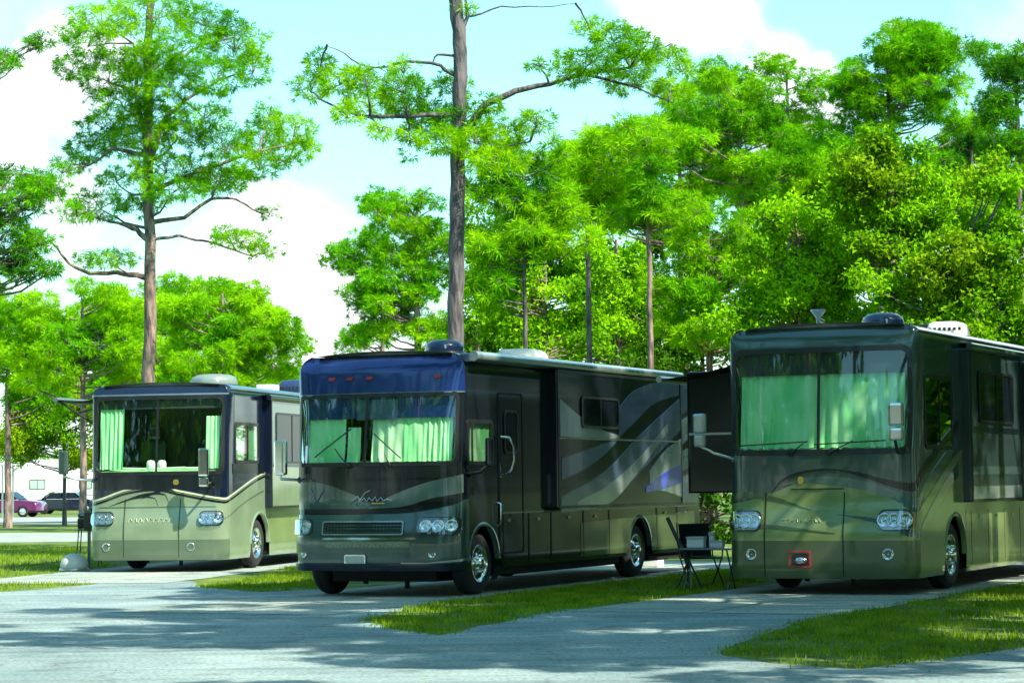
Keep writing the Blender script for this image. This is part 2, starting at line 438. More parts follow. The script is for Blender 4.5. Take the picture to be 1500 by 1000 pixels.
def cockpit(root, sh, z0, a, items=False, seats=True):
    mb = MB()
    ss = lin(-a, a, 16)
    mb.grid([[sh(q, z0 + .01, -.03) for q in ss], [sh(q, z0 + .05, -.28) for q in ss], [Vector((sh(q, 1.9).x * .9, .75, z0 + .06)) for q in ss], [Vector((sh(q, 1.9).x * .9, .78, z0 - .3)) for q in ss]], M['dash'])
    mb.box((-sh.hw + .07, 1.9, 1.2), (sh.hw - .07, 1.95, sh.H - .1), M['dark_interior'], 0)
    mb.box((-sh.hw + .07, .4, 1.15), (sh.hw - .07, 2.0, 1.22), M['dark_interior'], 0)
    d = mb.build('dashboard', root)
    if seats:
        for sx in (-.62, .62):
            sb = MB(); sb.box((sx - .27, 1.25, 1.3), (sx + .27, 1.75, 1.75), M['dark_interior'], .08); sb.box((sx - .26, 1.6, 1.6), (sx + .26, 1.78, 2.5), M['slate'], .08)
            sb.box((sx - .15, 1.6, 2.5), (sx + .15, 1.75, 2.75), M['slate'], .06); sb.build('seat', root)
        st = MB(); rows = []
        for k in range(24):
            t = 2 * math.pi * k / 24; c = Vector((.62 + .22 * math.cos(t), .95 + .1 * math.sin(t), z0 + .12 + .2 * math.sin(t))); rows.append(c)
        st.tube(rows + [rows[0]], .018, M['black'], 6); st.build('steering_wheel', root)
    return d

def diesel_coach(kind):
    """The two sage/olive rear-engine coaches: same shape, different paint."""
    A = kind == 'A'
    w = 2.7; H = 3.5 if A else 3.7
    sh = Shell(w, 11.4, H, rc=.27, rt=.2, zb=.22, wheels=(2.12, 8.3), rw=.57, rake=.09, ztop=1.95)
    root = empty('motorhome')
    zt = 3.25 if A else 3.36; zl = 1.86 if A else 1.98; a = 1.27
    sw = (sh.S(.65), sh.S(2.05), (2.05 if A else 2.02), (2.75 if A else 2.98))
    holes = [(-a, a, zl, zt), sw]
    S = sh.S
    def paintA(mb):
        FS = lin(-sh.ss, sh.ss, 60)
        allS = lin(-S(11.0), -sh.ss, 30)[:-1] + FS + lin(sh.ss, S(11.0), 60)[1:]
        # sage lower body: edge rises in a crest at the centre and climbs along the sides
        top = curve([(-S(11), 1.75), (-S(3), 1.7), (-S(.6), 1.36), (-1.3, 1.30), (-.6, 1.50), (0, 1.56), (.5, 1.46), (1.3, 1.32), (S(.3), 1.36), (S(2.3), 1.78), (S(4), 1.86), (S(11), 1.86)])
        base = lambda q: max(sh.zb + .0, sh.arch(q))
        cols = sorted(set(allS + [sg * (S(wc) + sh.rw * math.sin(t)) for sg in (-1, 1) for wc in sh.wheels for t in lin(-math.pi / 2, math.pi / 2, 20)]))
        mb.ribbon(sh, cols, base, top, .004, M['sage'], 8, 0)
        mb.ribbon(sh, cols, lambda q: top(q) + .015, lambda q: top(q) + .05, .007, M['cream'], 1)
        mb.ribbon(sh, cols, lambda q: top(q) - .055, lambda q: top(q) - .012, .007, M['bodyblack'], 1)
        # crest curls
        for zz, s0, s1, th in ((1.40, -.75, .25, .05), (1.33, -.95, .05, .03), (1.47, -.3, .42, .045)):
            up = curve([(s0, zz - .10), ((s0 + s1) / 2, zz + .06), (s1 - .08, zz + .05), (s1, zz - .12)])
            mb.ribbon(sh, lin(s0, s1, 26), lambda q: up(q) - th * max(0, math.sin(math.pi * (q - s0) / (s1 - s0))) ** .7, up, .009, M['bodyblack'], 1)
        # darker bumper band
        mb.ribbon(sh, FS, lambda q: sh.zb, lambda q: .60, .012, M['sage_dark'], 3)
        ch = curve([(S(.1), 1.0), (S(1.0), 1.25), (S(2.0), 1.45), (S(2.35), 1.5)])
        mb.ribbon(sh, lin(S(.1), S(2.35), 20), lambda q: max(ch(q) - .035, sh.arch(q)), ch, .008, M['sage_dark'], 1)
        mb.ribbon(sh, lin(S(2.7), S(11), 30), lambda q: max(.45, sh.arch(q)), lambda q: 1.02, .008, M['olive'], 1)
        for q in (.47, -.62): mb.ribbon(sh, lin(q - .006, q + .006, 1), lambda t: sh.zb + .05, lambda t: 1.36, .0135, M['under'], 6)
        mb.ribbon(sh, lin(-1.15, 1.15, 20), lambda q: 1.205, lambda q: 1.218, .013, M['sage_dark'], 1)
        lettering(mb, sh, -.55, .35, .93, .10, M['cream'], 9, 3)
        mb.rect(sh, .33, .44, 1.62, 1.72, .012, M['gold'], .04)
        mb.ribbon(sh, FS, lambda q: zt + .05, lambda q: zt + .08, .01, M['steel'], 1)
    def paintC(mb):
        FS = lin(-sh.ss, sh.ss, 80)
        allS = lin(-S(11.0), -sh.ss, 30)[:-1] + FS + lin(sh.ss, S(11.0), 60)[1:]
        cols = sorted(set(allS + [sg * (S(wc) + sh.rw * math.sin(t)) for sg in (-1, 1) for wc in sh.wheels for t in lin(-math.pi / 2, math.pi / 2, 20)]))
        base = lambda q: max(sh.zb, sh.arch(q))
        top = curve([(-S(11), 1.5), (-S(2), 1.3), (-1.3, 1.26), (-.62, 1.42), (-.1, 1.60), (.5, 1.55), (1.0, 1.32), (1.35, 1.12), (S(.4), 1.22), (S(2.4), 1.95), (S(4), 2.1), (S(11), 2.1)])
        mb.ribbon(sh, cols, base, top, .004, M['olive'], 10, 0)
        # black hood swoosh and its tail on the side
        up = curve([(-.72, 1.36), (-.55, 1.58), (-.2, 1.70), (.2, 1.72), (.6, 1.66), (1.0, 1.56), (1.35, 1.52), (S(.3), 1.66), (S(1.2), 2.02), (S(2.4), 2.42)])
        th = curve([(-.72, .0), (-.5, .04), (.2, .02), (.6, .05), (1.1, .1), (1.35, .12), (S(.5), .13), (S(2.4), .12)])
        mb.ribbon(sh, lin(-.72, S(2.4), 70), lambda q: up(q) - th(q), up, .010, M['bodyblack'], 1)
        # teal bands below
        u2 = curve([(-.6, 1.50), (0, 1.62), (.6, 1.56), (1.1, 1.40), (1.4, 1.30), (S(.5), 1.5), (S(2.4), 2.2)])
        mb.ribbon(sh, lin(-.6, S(2.3), 60), lambda q: u2(q) - .13 * min(1, (q + .6) * 1.2), u2, .007, M['teal'], 2)
        u3 = curve([(.25, 1.10), (.8, 1.04), (1.15, .93), (1.45, .86), (S(.5), 1.02), (S(1.5), 1.5), (S(2.4), 1.85)])
        t3 = curve([(.25, .0), (.8, .06), (1.2, .1), (1.45, .09), (S(1), .17), (S(2.4), .22)])
        mb.ribbon(sh, lin(.25, S(2.35), 60), lambda q: max(u3(q) - t3(q), sh.arch(q)), lambda q: max(u3(q), sh.arch(q)), .010, M['teal_mid'], 1)
        # left tapering dark olive swooshes
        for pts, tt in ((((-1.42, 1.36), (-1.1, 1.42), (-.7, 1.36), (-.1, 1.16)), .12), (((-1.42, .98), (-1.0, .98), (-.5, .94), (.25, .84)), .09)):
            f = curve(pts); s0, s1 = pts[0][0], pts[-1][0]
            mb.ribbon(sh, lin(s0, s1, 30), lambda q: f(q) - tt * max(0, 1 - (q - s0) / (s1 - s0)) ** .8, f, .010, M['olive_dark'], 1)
        mb.ribbon(sh, FS, lambda q: sh.zb, lambda q: .74, .008, M['olive_dark'], 3)
        # front hatch seams
        for q in (-.78, .36): mb.ribbon(sh, lin(q - .007, q + .007, 1), lambda t: sh.zb + .03, lambda t: 1.40, .013, M['under'], 6)
        mb.ribbon(sh, lin(-.4, .36, 12), lambda q: 1.44, lambda q: 1.455, .013, M['under'], 1)
        mb.ribbon(sh, lin(S(2.7), S(11), 40), lambda q: max(.3, sh.arch(q)), lambda q: max(1.1, sh.arch(q)), .008, M['olive'], 1)
        for k in range(3, 11): mb.rect(sh, S(k + .5) - .05, S(k + .5) + .05, .98, 1.02, .02, M['steel'], .015)
        for k in range(3, 11): mb.ribbon(sh, lin(S(k) - .005, S(k) + .005, 1), lambda q: .32, lambda q: 1.1, .011, M['under'], 1)
        lettering(mb, sh, -.55, .05, .99, .06, M['cream'], 9, 5, slant=.2)
        mb.rect(sh, -.30, -.22, 1.52, 1.62, .014, M['gold'], .03)
        mb.ribbon(sh, FS, lambda q: zt + .06, lambda q: zt + .075, .006, M['teal_mid'], 1)
    body(sh, holes, M['navy'] if A else M['slate'], root, paintA if A else paintC)
    # windshield
    fr = MB(); fr.ring(sh, -a - .05, a + .05, zl - .06, zt + .05, .075, .014, M['black'], .16, .05)
    fr.ribbon(sh, lin(-.02, .02, 1), lambda q: zl, lambda q: zt, .012, M['black'], 6)
    if A: fr.ribbon(sh, lin(-a, a, 20), lambda q: zl - .32, lambda q: zl - .04, .008, M['bodyblack'], 2)
    frame = fr.build('windshield_frame', root)
    g = MB()
    for s0, s1 in ((-a, -.02), (.02, a)): g.ribbon(sh, lin(s0, s1, 12), lambda q: zl, lambda q: zt, .004, M['windshield'], 8, 0)
    g.build('windshield', root)
    cockpit(root, sh, zl, a - .03)
    if A:
        drape('curtain', root, sh, -a + .02, -a + .56, zl + .06, zt - .1, M['drape_mint'], pitch=.10, rnd=1)
        drape('curtain', root, sh, a - .34, a - .02, zl + .06, zt - .35, M['drape_mint'], pitch=.09, rnd=2)
        v = MB(); v.ribbon(sh, lin(-a + .0, a, 20), lambda q: zt - .2, lambda q: zt + .03, -.06, M['dark_interior'], 2, 0); v.build('windshield_shade_band', root)  # dark strip stands in for shade across the windshield top
        for x in (-.22, .0):
            c = MB(); c.lathe([(.07, 0), (.085, .05), (.085, .12), (.06, .17), (.001, .18)], M['white'], 16, (x, .4, zl + .05), 'z'); c.build('dashboard_cup', root)
        c = MB(); c.box((.5, .3, zl + .04), (.95, .6, zl + .09), M['drape_pale'], .02); c.build('dash_glow_mat', root)  # added pale panel, its colour imitates the green glow on the dash
        c = MB(); c.tube([(-1.1, .3, zl + .1), (-.6, .26, zl + .07), (-.1, .25, zl + .06), (.5, .3, zl + .08)], .02, M['drape_pale']); c.build('dash_glow_strip', root)  # added pale strip carrying the glow along the windshield foot
    else:
        drape('curtain', root, sh, -a + .02, .0, zl + .03, 3.06, M['drape'], pitch=.19, amp=.036, rnd=3)
        drape('curtain', root, sh, -.0, a - .02, zl + .03, 3.09, M['drape'], pitch=.17, amp=.036, rnd=4)
        v = MB(); v.ribbon(sh, lin(-a, a, 20), lambda q: 3.03, lambda q: zt + .03, -.05, M['dark_interior'], 2, 0); v.build('windshield_shade_band', root)  # dark strip in place of the shadow above the curtains
        wiper(root, sh, .15, 1.93, .5, 2.1, -.05, 2.06, .95, 2.1); wiper(root, sh, -.4, 1.93, -.2, 2.08, -1.15, 2.06, -.15, 2.1)
    # side cab window
    wf = MB(); wf.ring(sh, sw[0] - .04, sw[1] + .04, sw[2] - .04, sw[3] + .04, .06, .012, M['black'], .1, .04)
    wf.ribbon(sh, lin(S(1.38), S(1.42), 1), lambda q: sw[2], lambda q: sw[3], .01, M['black'], 1)
    if A: wf.ribbon(sh, lin(S(.45), S(2.4), 12), lambda q: 1.82, lambda q: 2.0, .009, M['bodyblack'], 1)
    wo = wf.build('window', root)
    g = MB(); g.ribbon(sh, lin(sw[0], sw[1], 4), lambda q: sw[2], lambda q: sw[3], .0, M['clearish'] if A else M['smoked'], 1, 0); g.build('pane', wo)
    if A:
        drape('curtain', root, sh, S(.65), S(1.3), 2.05, 2.68, M['drape_pale'], off=-.05, pitch=.15, rnd=6)
        drape('curtain', root, sh, S(1.55), S(2.05), 2.08, 2.74, M['drape'], off=-.05, pitch=.2, rnd=7)
    else: drape('curtain', root, sh, S(.7), S(1.2), 2.05, 2.75, M['drape'], off=-.05, pitch=.12, rnd=8)
    hz = (.86, 1.13) if A else (.87, 1.16)
    headlight(root, sh, .84, 1.30, *hz, bowl=(.2, .48, .78), amber=False)
    if not A: q = MB(); q.rect(sh, 1.305, 1.335, .93, 1.10, .03, M['amber'], .012, 3, .03); q.build('side_marker', root)
    headlight(root, sh, -1.30, -.84, *hz, bowl=(.8, .52, .22), amber=False)
    for q in (-.98, .70 if A else .98): foglight(root, sh, q, .47 if A else .55)
    if not A:
        p = MB(); p.ring(sh, -.42, -.10, .37, .60, .02, .02, M['red'], .03, .01); p.rect(sh, -.37, -.14, .40, .56, .014, M['black'], .03)
        rows = []
        for rr_, d in ((.075, .02), (.07, .05), (.04, .08), (.001, .085)):
            rows.append([sh(-.24 + rr_ * 1.3 * math.cos(t), .47 + rr_ * .7 * math.sin(t), d) for t in [2 * math.pi * i / 16 for i in range(16)]])
        p.grid(rows, M['chrome'], True, True); p.build('tow_socket', root)
    common_wheels(root, sh)
    for sg in (1, -1):                     # wheel-arch lips
        for wc in sh.wheels:
            ab = MB(); rows = []
            for t in lin(R(0), R(180), 28):
                y = wc + .0; c, s_ = math.cos(t), math.sin(t)
                rows.append([sh(sg * S(y + (sh.rw + d) * c), max(.2, .48 + (sh.rw + d) * s_ * .999), o) for d, o in ((-.01, -.06), (-.01, .015), (.035, .02), (.05, .0))])
            ab.grid(rows, M['sage'] if A else M['olive']); ab.build('wheel_arch', root)
    # slide-outs
    def ps(mb, F):
        if A:
            mb.ribbon(F, lin(2.56, 5.6, 6), lambda q: 1.16, lambda q: 1.95, .006, M['sage'], 2)
            mb.ribbon(F, lin(2.56, 5.6, 6), lambda q: 2.02, lambda q: 3.2, .006, M['teal'], 2)
            mb.ribbon(F, lin(2.56, 5.6, 6), lambda q: 1.95, lambda q: 2.0, .009, M['bodyblack'], 1)
        else:
            mb.ribbon(F, lin(2.72, 5.7, 6), lambda q: 2.24, lambda q: 2.32, .008, M['bodyblack'], 1)
            mb.ribbon(F, lin(2.72, 5.7, 6), lambda q: 1.62, lambda q: 1.74, .006, M['teal'], 1)
            mb.ribbon(F, lin(2.72, 5.7, 6), lambda q: 1.26, lambda q: 1.45, .006, M['silver'], 1)
    so, Fs = slide_out(root, sh, 2.5 if A else 2.65, 5.7 if A else 5.75, 1.14 if A else 1.22, 3.28 if A else 3.46, .14, 1, M['navy'] if A else M['slide_dark'], ps)
    window(so, Fs, 2.78 if A else 3.1, 4.9 if A else 5.2, 2.02 if A else 2.38, 3.02 if A else 3.15)
    tb = MB(); y0, y1 = (2.3, 5.9) if A else (2.6, 5.9); zt2 = 3.3 if A else 3.48
    tb.tube([(sh.hw + .16, y0, zt2), (sh.hw + .16, y1, zt2 - .0)], .055, M['navy' if A else 'slate'], 10)
    tb.box((sh.hw - .15, y0 + .05, zt2 + .04), (sh.hw + .16, y1 - .05, zt2 + .055), M['navy'], 0); tb.build('slide_topper', root)
    def ps2(mb, F):
        mb.ribbon(F, lin(6.15, 10.4, 6), lambda q: 1.25, lambda q: 1.5, .006, M['silver' if not A else 'sage'], 1)
        if not A:
            mb.ribbon(F, lin(6.15, 10.4, 6), lambda q: 1.75, lambda q: 2.15, .006, M['sage'], 1)
            mb.ribbon(F, lin(6.15, 10.4, 6), lambda q: 2.9, lambda q: 3.4, .006, M['teal'], 1)
    so2, F2 = slide_out(root, sh, 6.1, 10.5, 1.2, 3.4, .5, 1, M['sage'] if A else M['teal_mid'], ps2)
    window(so2, F2, 6.4, 7.8, 2.2, 3.0); window(so2, F2, 8.6, 9.8, 2.3, 3.0)
    def ps3(mb, F): mb.ribbon(F, lin(3.0, 8.0, 4), lambda q: 1.5, lambda q: 1.7, .006, M['teal'], 1)
    so3, F3 = slide_out(root, sh, 1.2 if not A else 3.0, 8.1, 1.40 if not A else 1.3, 3.17, .98 if not A else .3, -1, M['bodyblack'], ps3)
    if not A: q = MB(); q.box((-sh.hw - .96, 1.18, 2.24), (-sh.hw - .02, 1.20, 2.275), M['steel'], .004); q.build('trim_strip', so3)
    window(so3, F3, 4, 5.6, 2.1, 2.9)
    # roof gear
    zr = H + .04
    if A:
        ac_unit(root, .15, 3.0, zr, 'dome', .9, h=.27, mat='domegrey', name='satellite_dome')
        ac_unit(root, .55, 7.3, zr, 'shroud', h=.3, mat='navyplastic')
        v = MB(); v.box((.3, 5.2, zr), (.7, 5.6, zr + .14), M['offwhite'], .04); v.build('roof_vent', root)
    else:
        ac_unit(root, .22, 2.6, zr, 'dome', .6, h=.27, mat='navyplastic', name='satellite_dome')
        ac_unit(root, .85, 3.9, zr - .02, 'shroud', .5, .8, .2, 'white')
        v = MB(); v.box((.45, 3.6, zr), (.72, 4.0, zr + .15), M['black'], .04); v.build('roof_vent', root)
        hn = MB(); hn.lathe([(.025, 0), (.022, .05)], M['steel'], 8, (-.32, 1.2, zr + .06), 'z'); hn.lathe([(.02, -.06), (.03, .08), (.1, .17), (.11, .19), (.1, .2), (.001, .2)], M['steel'], 16, (-.32, 1.2, zr + .06), 'z')
        hn.tube([(-.32, 1.2, zr + .12), (-.32, 1.45, zr + .1)], .03, M['black']); hn.build('antenna', root)
    # gutters and roof-edge rail
    rl = MB()
    for sg in (1, -1): rl.tube([sh(sg * S(y), H - .09, .02) for y in lin(.4, 11, 12)], .018, M['steel'], 6)
    rl.build('roof_gutter', root)
    # mirrors
    if A:
        mirror_head(root, (1.06, -.28, 2.03), .2, .52, .25, 'chrome', [sh(1.12, 1.66, .0), (1.08, -.18, 1.66), (1.07, -.26, 1.82)], second=True)
        mirror_head(root, (-1.76, -.12, 2.06), .19, .44, -.3, 'slate', [sh(-1.32, 1.72, 0), (-1.5, -.05, 1.74), (-1.76, -.12, 1.8), (-1.76, -.12, 1.88)])
    else:
        mirror_head(root, (1.2, -.2, 2.44), .21, .32, .2, 'chrome', [sh(1.2, 1.93, 0), (1.2, -.16, 1.93), (1.18, -.2, 2.1)], 'black', second=True)
        mirror_head(root, (-1.68, -.05, 2.38), .2, .28, -.3, 'steel', [sh(-1.3, 1.88, 0), (-1.48, -.02, 1.96), (-1.68, -.05, 2.06), (-1.68, -.05, 2.2)], 'chrome', second=True)
    # patio awning on the far side
    aw = MB(); z1 = 3.3 if A else 3.28; rch = .98 if A else 1.3; zz = -.02 if A else -.22; y0, y1 = (.9, 7.5)
    P = []
    for k in range(9):
        f = k / 8; P.append([(-sh.hw - rch * f, y0 + (y1 - y0) * j / 10, z1 + zz * f - .04 * math.sin(math.pi * f)) for j in range(11)])
    aw.grid(P, M['awning_cloth'])
    aw.grid([[(p[0], p[1], p[2] - .012) for p in r] for r in P], M['awning_cloth'])
    aw.tube([(-sh.hw - rch, y0 - .03, z1 + zz), (-sh.hw - rch, y1 + .03, z1 + zz)], .05, M['steel'])
    a_ = aw.build('awning', root)
    for yy in ((y0 + .05, y1 - .05) if A else ()):
        ar = MB(); ar.tube([(-sh.hw - .02, yy, z1 - .62), (-sh.hw - rch, yy, z1 + zz)], .025, M['black'], 6); ar.tube([(-sh.hw - .02, yy, z1 - .15), (-sh.hw - rch * .55, yy, z1 - .27 + zz * .5)], .02, M['black'], 6); ar.build('awning_arm', a_)
    return root

def gas_coach():
    w = 2.64; H = 3.44
    sh = Shell(w, 10.2, H, rc=.34, rt=.26, zb=.36, bow=.14, wheels=(.92, 7.2), rw=.5, rake=.13, ztop=1.9)
    root = empty('motorhome'); S = sh.S; a = 1.26
    zl, zt = 1.89, 2.84
    dw = (S(.42), S(1.25), 1.88, 2.45)
    def pf(mb):
        FS = lin(-sh.ss, sh.ss, 60)
        mb.ribbon(sh, FS, lambda q: 2.88, lambda q: H - .01, .005, M['blueblack'], 10, 0)
        mb.ribbon(sh, FS, lambda q: 2.865, lambda q: 2.885, .010, M['steel'], 1)
        # front V graphic
        L1 = curve([(-1.45, 1.60), (-.9, 1.62), (-.3, 1.44), (.1, 1.27)])
        mb.ribbon(sh, lin(-1.4, .1, 24), lambda q: 1.235, L1, .006, M['slate'], 2)
        L2 = curve([(-.05, 1.26), (.4, 1.46), (.9, 1.62), (1.45, 1.72)]); L2b = curve([(-.05, 1.24), (.5, 1.27), (.9, 1.38), (1.45, 1.46)])
        mb.ribbon(sh, lin(-.05, 1.42, 24), L2b, L2, .009, M['teal'], 2)
        mb.ribbon(sh, lin(-1.1, .62, 24), lambda q: 1.19 - .02 * (1 - (q + .24)**2), lambda q: 1.24, .012, M['under'], 1)
        # lower face
        top = curve([(-S(.5), 1.22), (-1.2, 1.16), (-.3, 1.17), (.6, 1.18), (1.2, 1.28), (S(.3), 1.36), (S(.7), 1.36)])
        mb.ribbon(sh, sorted(lin(-S(.4), S(.42), 60)), lambda q: max(.40, sh.arch(q)), top, .007, M['teal_mid'], 6, 0)
        mb.ribbon(sh, lin(-1.35, 1.35, 40), lambda q: .62, lambda q: .84, .03, M['slate'], 3, .03)
        mb.ribbon(sh, lin(-.75, .72, 20), lambda q: .805, lambda q: .835, .038, M['chrome'], 1)
        mb.ribbon(sh, lin(-.7, .62, 20), lambda q: .69, lambda q: .775, .036, M['sage_dark'], 1)
        lettering(mb, sh, -.62, .5, .70, .06, M['offwhite'], 9, 9, off=.042, slant=0)
        mb.ribbon(sh, lin(-1.5, 1.55, 40), lambda q: .37, lambda q: .47, .045, M['navy'], 2, .05)
        mb.ribbon(sh, lin(.5, 1.5, 20), lambda q: .47 + .06 * max(0, q - .9), lambda q: .485 + .1 * max(0, q - .9), .05, M['steel'], 1)
        # script badge
        pts = [(-.28, 1.36), (-.2, 1.42), (-.16, 1.33), (-.1, 1.40), (-.06, 1.34), (-.02, 1.40), (.03, 1.35), (.08, 1.41), (.1, 1.34), (.17, 1.4), (.2, 1.35), (.27, 1.38), (.34, 1.35)]
        mb.tube([sh(q - .02, z, .016) for q, z in pts], .008, M['chrome'], 5)
        mb.tube([sh(q, z, .016) for q, z in ((-.22, 1.33), (-.1, 1.47), (-.02, 1.5))], .006, M['chrome'], 5)
        mb.tube([sh(.0 + .05 * k, 1.315, .016) for k in range(5)], .010, M['gold'], 5)
        mb.tube([sh(q, z, .014) for q, z in ((-1.02, 1.52), (-.92, 1.33), (-.80, 1.52))], .010, M['bluegrey'], 5)
        # side: lower body swooshes behind the driver's door
        for (u, l, m, o) in (
            ([(3.3, 1.70), (5.2, 2.05), (7, 2.5), (9.0, 3.1)], [(3.3, 1.25), (5.2, 1.45), (7, 1.85), (9.0, 2.6)], 'bluegrey', .006),
            ([(9.0, 3.1), (9.6, 3.25), (10.1, 3.3)], [(9.0, 2.65), (9.6, 2.8), (10.1, 2.95)], 'bluegrey', .006),
            ([(9.0, 2.55), (9.6, 2.7), (10.1, 2.8)], [(9.0, 2.1), (9.6, 2.3), (10.1, 2.5)], 'silver', .006),
            ([(9.0, 2.0), (9.6, 2.15), (10.1, 2.2)], [(9.0, 1.7), (9.6, 1.8), (10.1, 1.95)], 'silver', .006),
            ([(9.0, 1.6), (9.6, 1.7), (10.1, 1.8)], [(9.0, 1.2), (9.6, 1.2), (10.1, 1.2)], 'bluegrey', .006)):
            fu, fl = curve(u), curve(l); y0, y1 = u[0][0], u[-1][0]
            mb.ribbon(sh, [S(y) for y in lin(y0, y1, 24)], lambda q: fl(q - S(0)), lambda q: fu(q - S(0)), o, M[m], 1)
        mb.ribbon(sh, [S(y) for y in lin(4.6, 9.9, 40)], lambda q: max(.42, sh.arch(q)), lambda q: max(.95 + .02 * (q - S(4.6)), sh.arch(q)), .008, M['olive_dark'], 1)  # olive band paints the reflection on the lower skirt
        mb.ribbon(sh, [S(y) for y in lin(1.5, 10.1, 20)], lambda q: 1.14, lambda q: 1.155, .010, M['steel'], 1)
        for y in (1.8, 2.9, 4.1, 5.2, 8.4, 9.4): mb.rect(sh, S(y) - .05, S(y) + .05, 1.02, 1.06, .018, M['steel'], .015)
        for y in (1.6, 2.55, 3.4, 4.7, 5.8, 8.0, 9.0): mb.ribbon(sh, lin(S(y) - .006, S(y) + .006, 1), lambda q: .4, lambda q: 1.13, .012, M['under'], 1)
    body(sh, [(-a, a, zl, zt), dw], M['bodyblack'], root, pf)
    fr = MB(); fr.ring(sh, -a - .05, a + .05, zl - .05, zt + .04, .06, .014, M['black'], .1, .05)
    fr.ribbon(sh, lin(-.14, -.10, 1), lambda q: zl, lambda q: zt, .012, M['black'], 4)
    fr.ribbon(sh, lin(-a - .1, a + .1, 20), lambda q: zl - .22, lambda q: zl - .03, .009, M['bodyblack'], 2)
    fr.build('windshield_frame', root)
    g = MB()
    for s0, s1 in ((-a, -.14), (-.10, a)): g.ribbon(sh, lin(s0, s1, 12), lambda q: zl, lambda q: zt, .004, M['windshield'], 8, 0)
    g.build('windshield', root)
    cockpit(root, sh, zl - .02, a - .03)
    drape('curtain', root, sh, -a + .02, -.5, zl + .01, 2.55, M['drape'], pitch=.17, amp=.03, rnd=11)
    drape('curtain', root, sh, -.46, -.24, zl + .01, 2.4, M['drape_mint'], pitch=.12, amp=.03, rnd=12)
    drape('curtain', root, sh, -.06, .42, zl + .01, 2.58, M['drape_pale'], pitch=.15, amp=.03, rnd=13)
    drape('curtain', root, sh, .42, a - .02, zl + .01, 2.57, M['drape_mint'], pitch=.075, amp=.02, rnd=14)
    v = MB(); v.ribbon(sh, lin(-a, a, 20), lambda q: 2.52, lambda q: zt + .03, -.05, M['blueblack'], 2, 0)
    v.ribbon(sh, lin(-.3, .35, 4), lambda q: 2.50, lambda q: zt - .05, -.03, M['bluegrey'], 2, 0); v.build('windshield_shade_band', root)  # blue strips imitate shade and sky reflection above the curtains
    wiper(root, sh, -.35, 1.84, -.6, 2.1, -.95, 1.98, -.35, 2.38); wiper(root, sh, .3, 1.84, .2, 2.05, .45, 1.95, .02, 2.3)
    wf = MB(); wf.ring(sh, dw[0] - .04, dw[1] + .04, dw[2] - .04, dw[3] + .04, .055, .012, M['black'], .08, .04)
    wf.ribbon(sh, lin(dw[0] + .1, dw[0] + .16, 1), lambda q: dw[2], lambda q: dw[3], .01, M['black'], 1); wo = wf.build('window', root)
    g = MB(); g.ribbon(sh, lin(dw[0], dw[1], 4), lambda q: dw[2], lambda q: dw[3], .0, M['clearish'], 1, 0); g.build('pane', wo)
    drape('curtain', root, sh, dw[0], dw[0] + .5, dw[2], dw[3], M['drape_pale'], off=-.05, pitch=.12, rnd=15)
    drape('curtain', root, sh, dw[0] + .5, dw[1], dw[2], dw[3], M['drape'], off=-.05, pitch=.12, rnd=16)
    # side door with handles
    d = MB(); d.ring(sh, S(1.45), S(2.35), .55, 2.9, .03, .01, M['under'], .06, .008); d.rect(sh, S(1.5), S(2.3), .6, 2.85, .006, M['bodyblack'], .05)
    dd = d.build('door', root); window(dd, sh, S(1.65), S(2.15), 2.0, 2.65, slider=False)
    h = MB(); h.tube([sh(S(1.55), 2.25, .0), sh(S(1.62), 2.24, .1), sh(S(1.72), 2.12, .12), sh(S(1.76), 1.92, .12), sh(S(1.72), 1.76, .1), sh(S(1.5), 1.68, 0)], .022, M['chrome'], 8); h.build('grab_handle', root)
    h = MB(); h.tube([sh(S(1.4), 1.3, .0), sh(S(1.4), 1.28, .06), sh(S(1.4), 1.0, .06), sh(S(1.4), .97, 0)], .015, M['chrome'], 8); h.build('grab_handle', root)
    # grille
    gm = MB(); gm.ring(sh, -.78, .52, .87, 1.07, .02, .03, M['steel'], .03, .02); gm.rect(sh, -.76, .5, .88, 1.06, .012, M['under'], .03)
    for k in range(24): gm.ribbon(sh, lin(-.74 + k * .053, -.732 + k * .053, 1), lambda q: .885, lambda q: 1.055, .02, M['slate'], 1)
    for k in range(3): gm.ribbon(sh, lin(-.76, .5, 14), lambda q: .91 + .045 * k, lambda q: .92 + .045 * k, .023, M['slate'], 1)
    gm.build('grille', root)
    headlight(root, sh, .72, 1.36, .87, 1.12, bowl=(.2, .48, .76), amber=False, housing='black')
    headlight(root, sh, -1.36, -.95, .87, 1.10, bowl=(.75, .35), amber=False, housing='steel')
    foglight(root, sh, .95, .60, .05); foglight(root, sh, -1.1, .60, .05)
    plate(root, sh, -.22, .50, 'offwhite')
    for q in (-.72, -.42, -.1, .95): marker(root, sh, q, 3.10)
    common_wheels(root, sh, .44)
    for sg in (1, -1):
        for wc in sh.wheels:
            ab = MB(); rows = []
            for t in lin(R(2), R(178), 28):
                c, s_ = math.cos(t), math.sin(t)
                rows.append([sh(sg * S(wc + (sh.rw + dd_) * c), max(.36, .48 + (sh.rw + dd_) * s_), o) for dd_, o in ((-.01, -.06), (-.01, .015), (.035, .02), (.05, .0))])
            ab.grid(rows, M['slate']); ab.build('wheel_arch', root)
    mf = MB(); mf.ribbon(sh, [S(y) for y in lin(1.52, 1.75, 1)], lambda q: .18, lambda q: .5, -.05, M['rubber'], 1); mf.build('mud_flap', root)
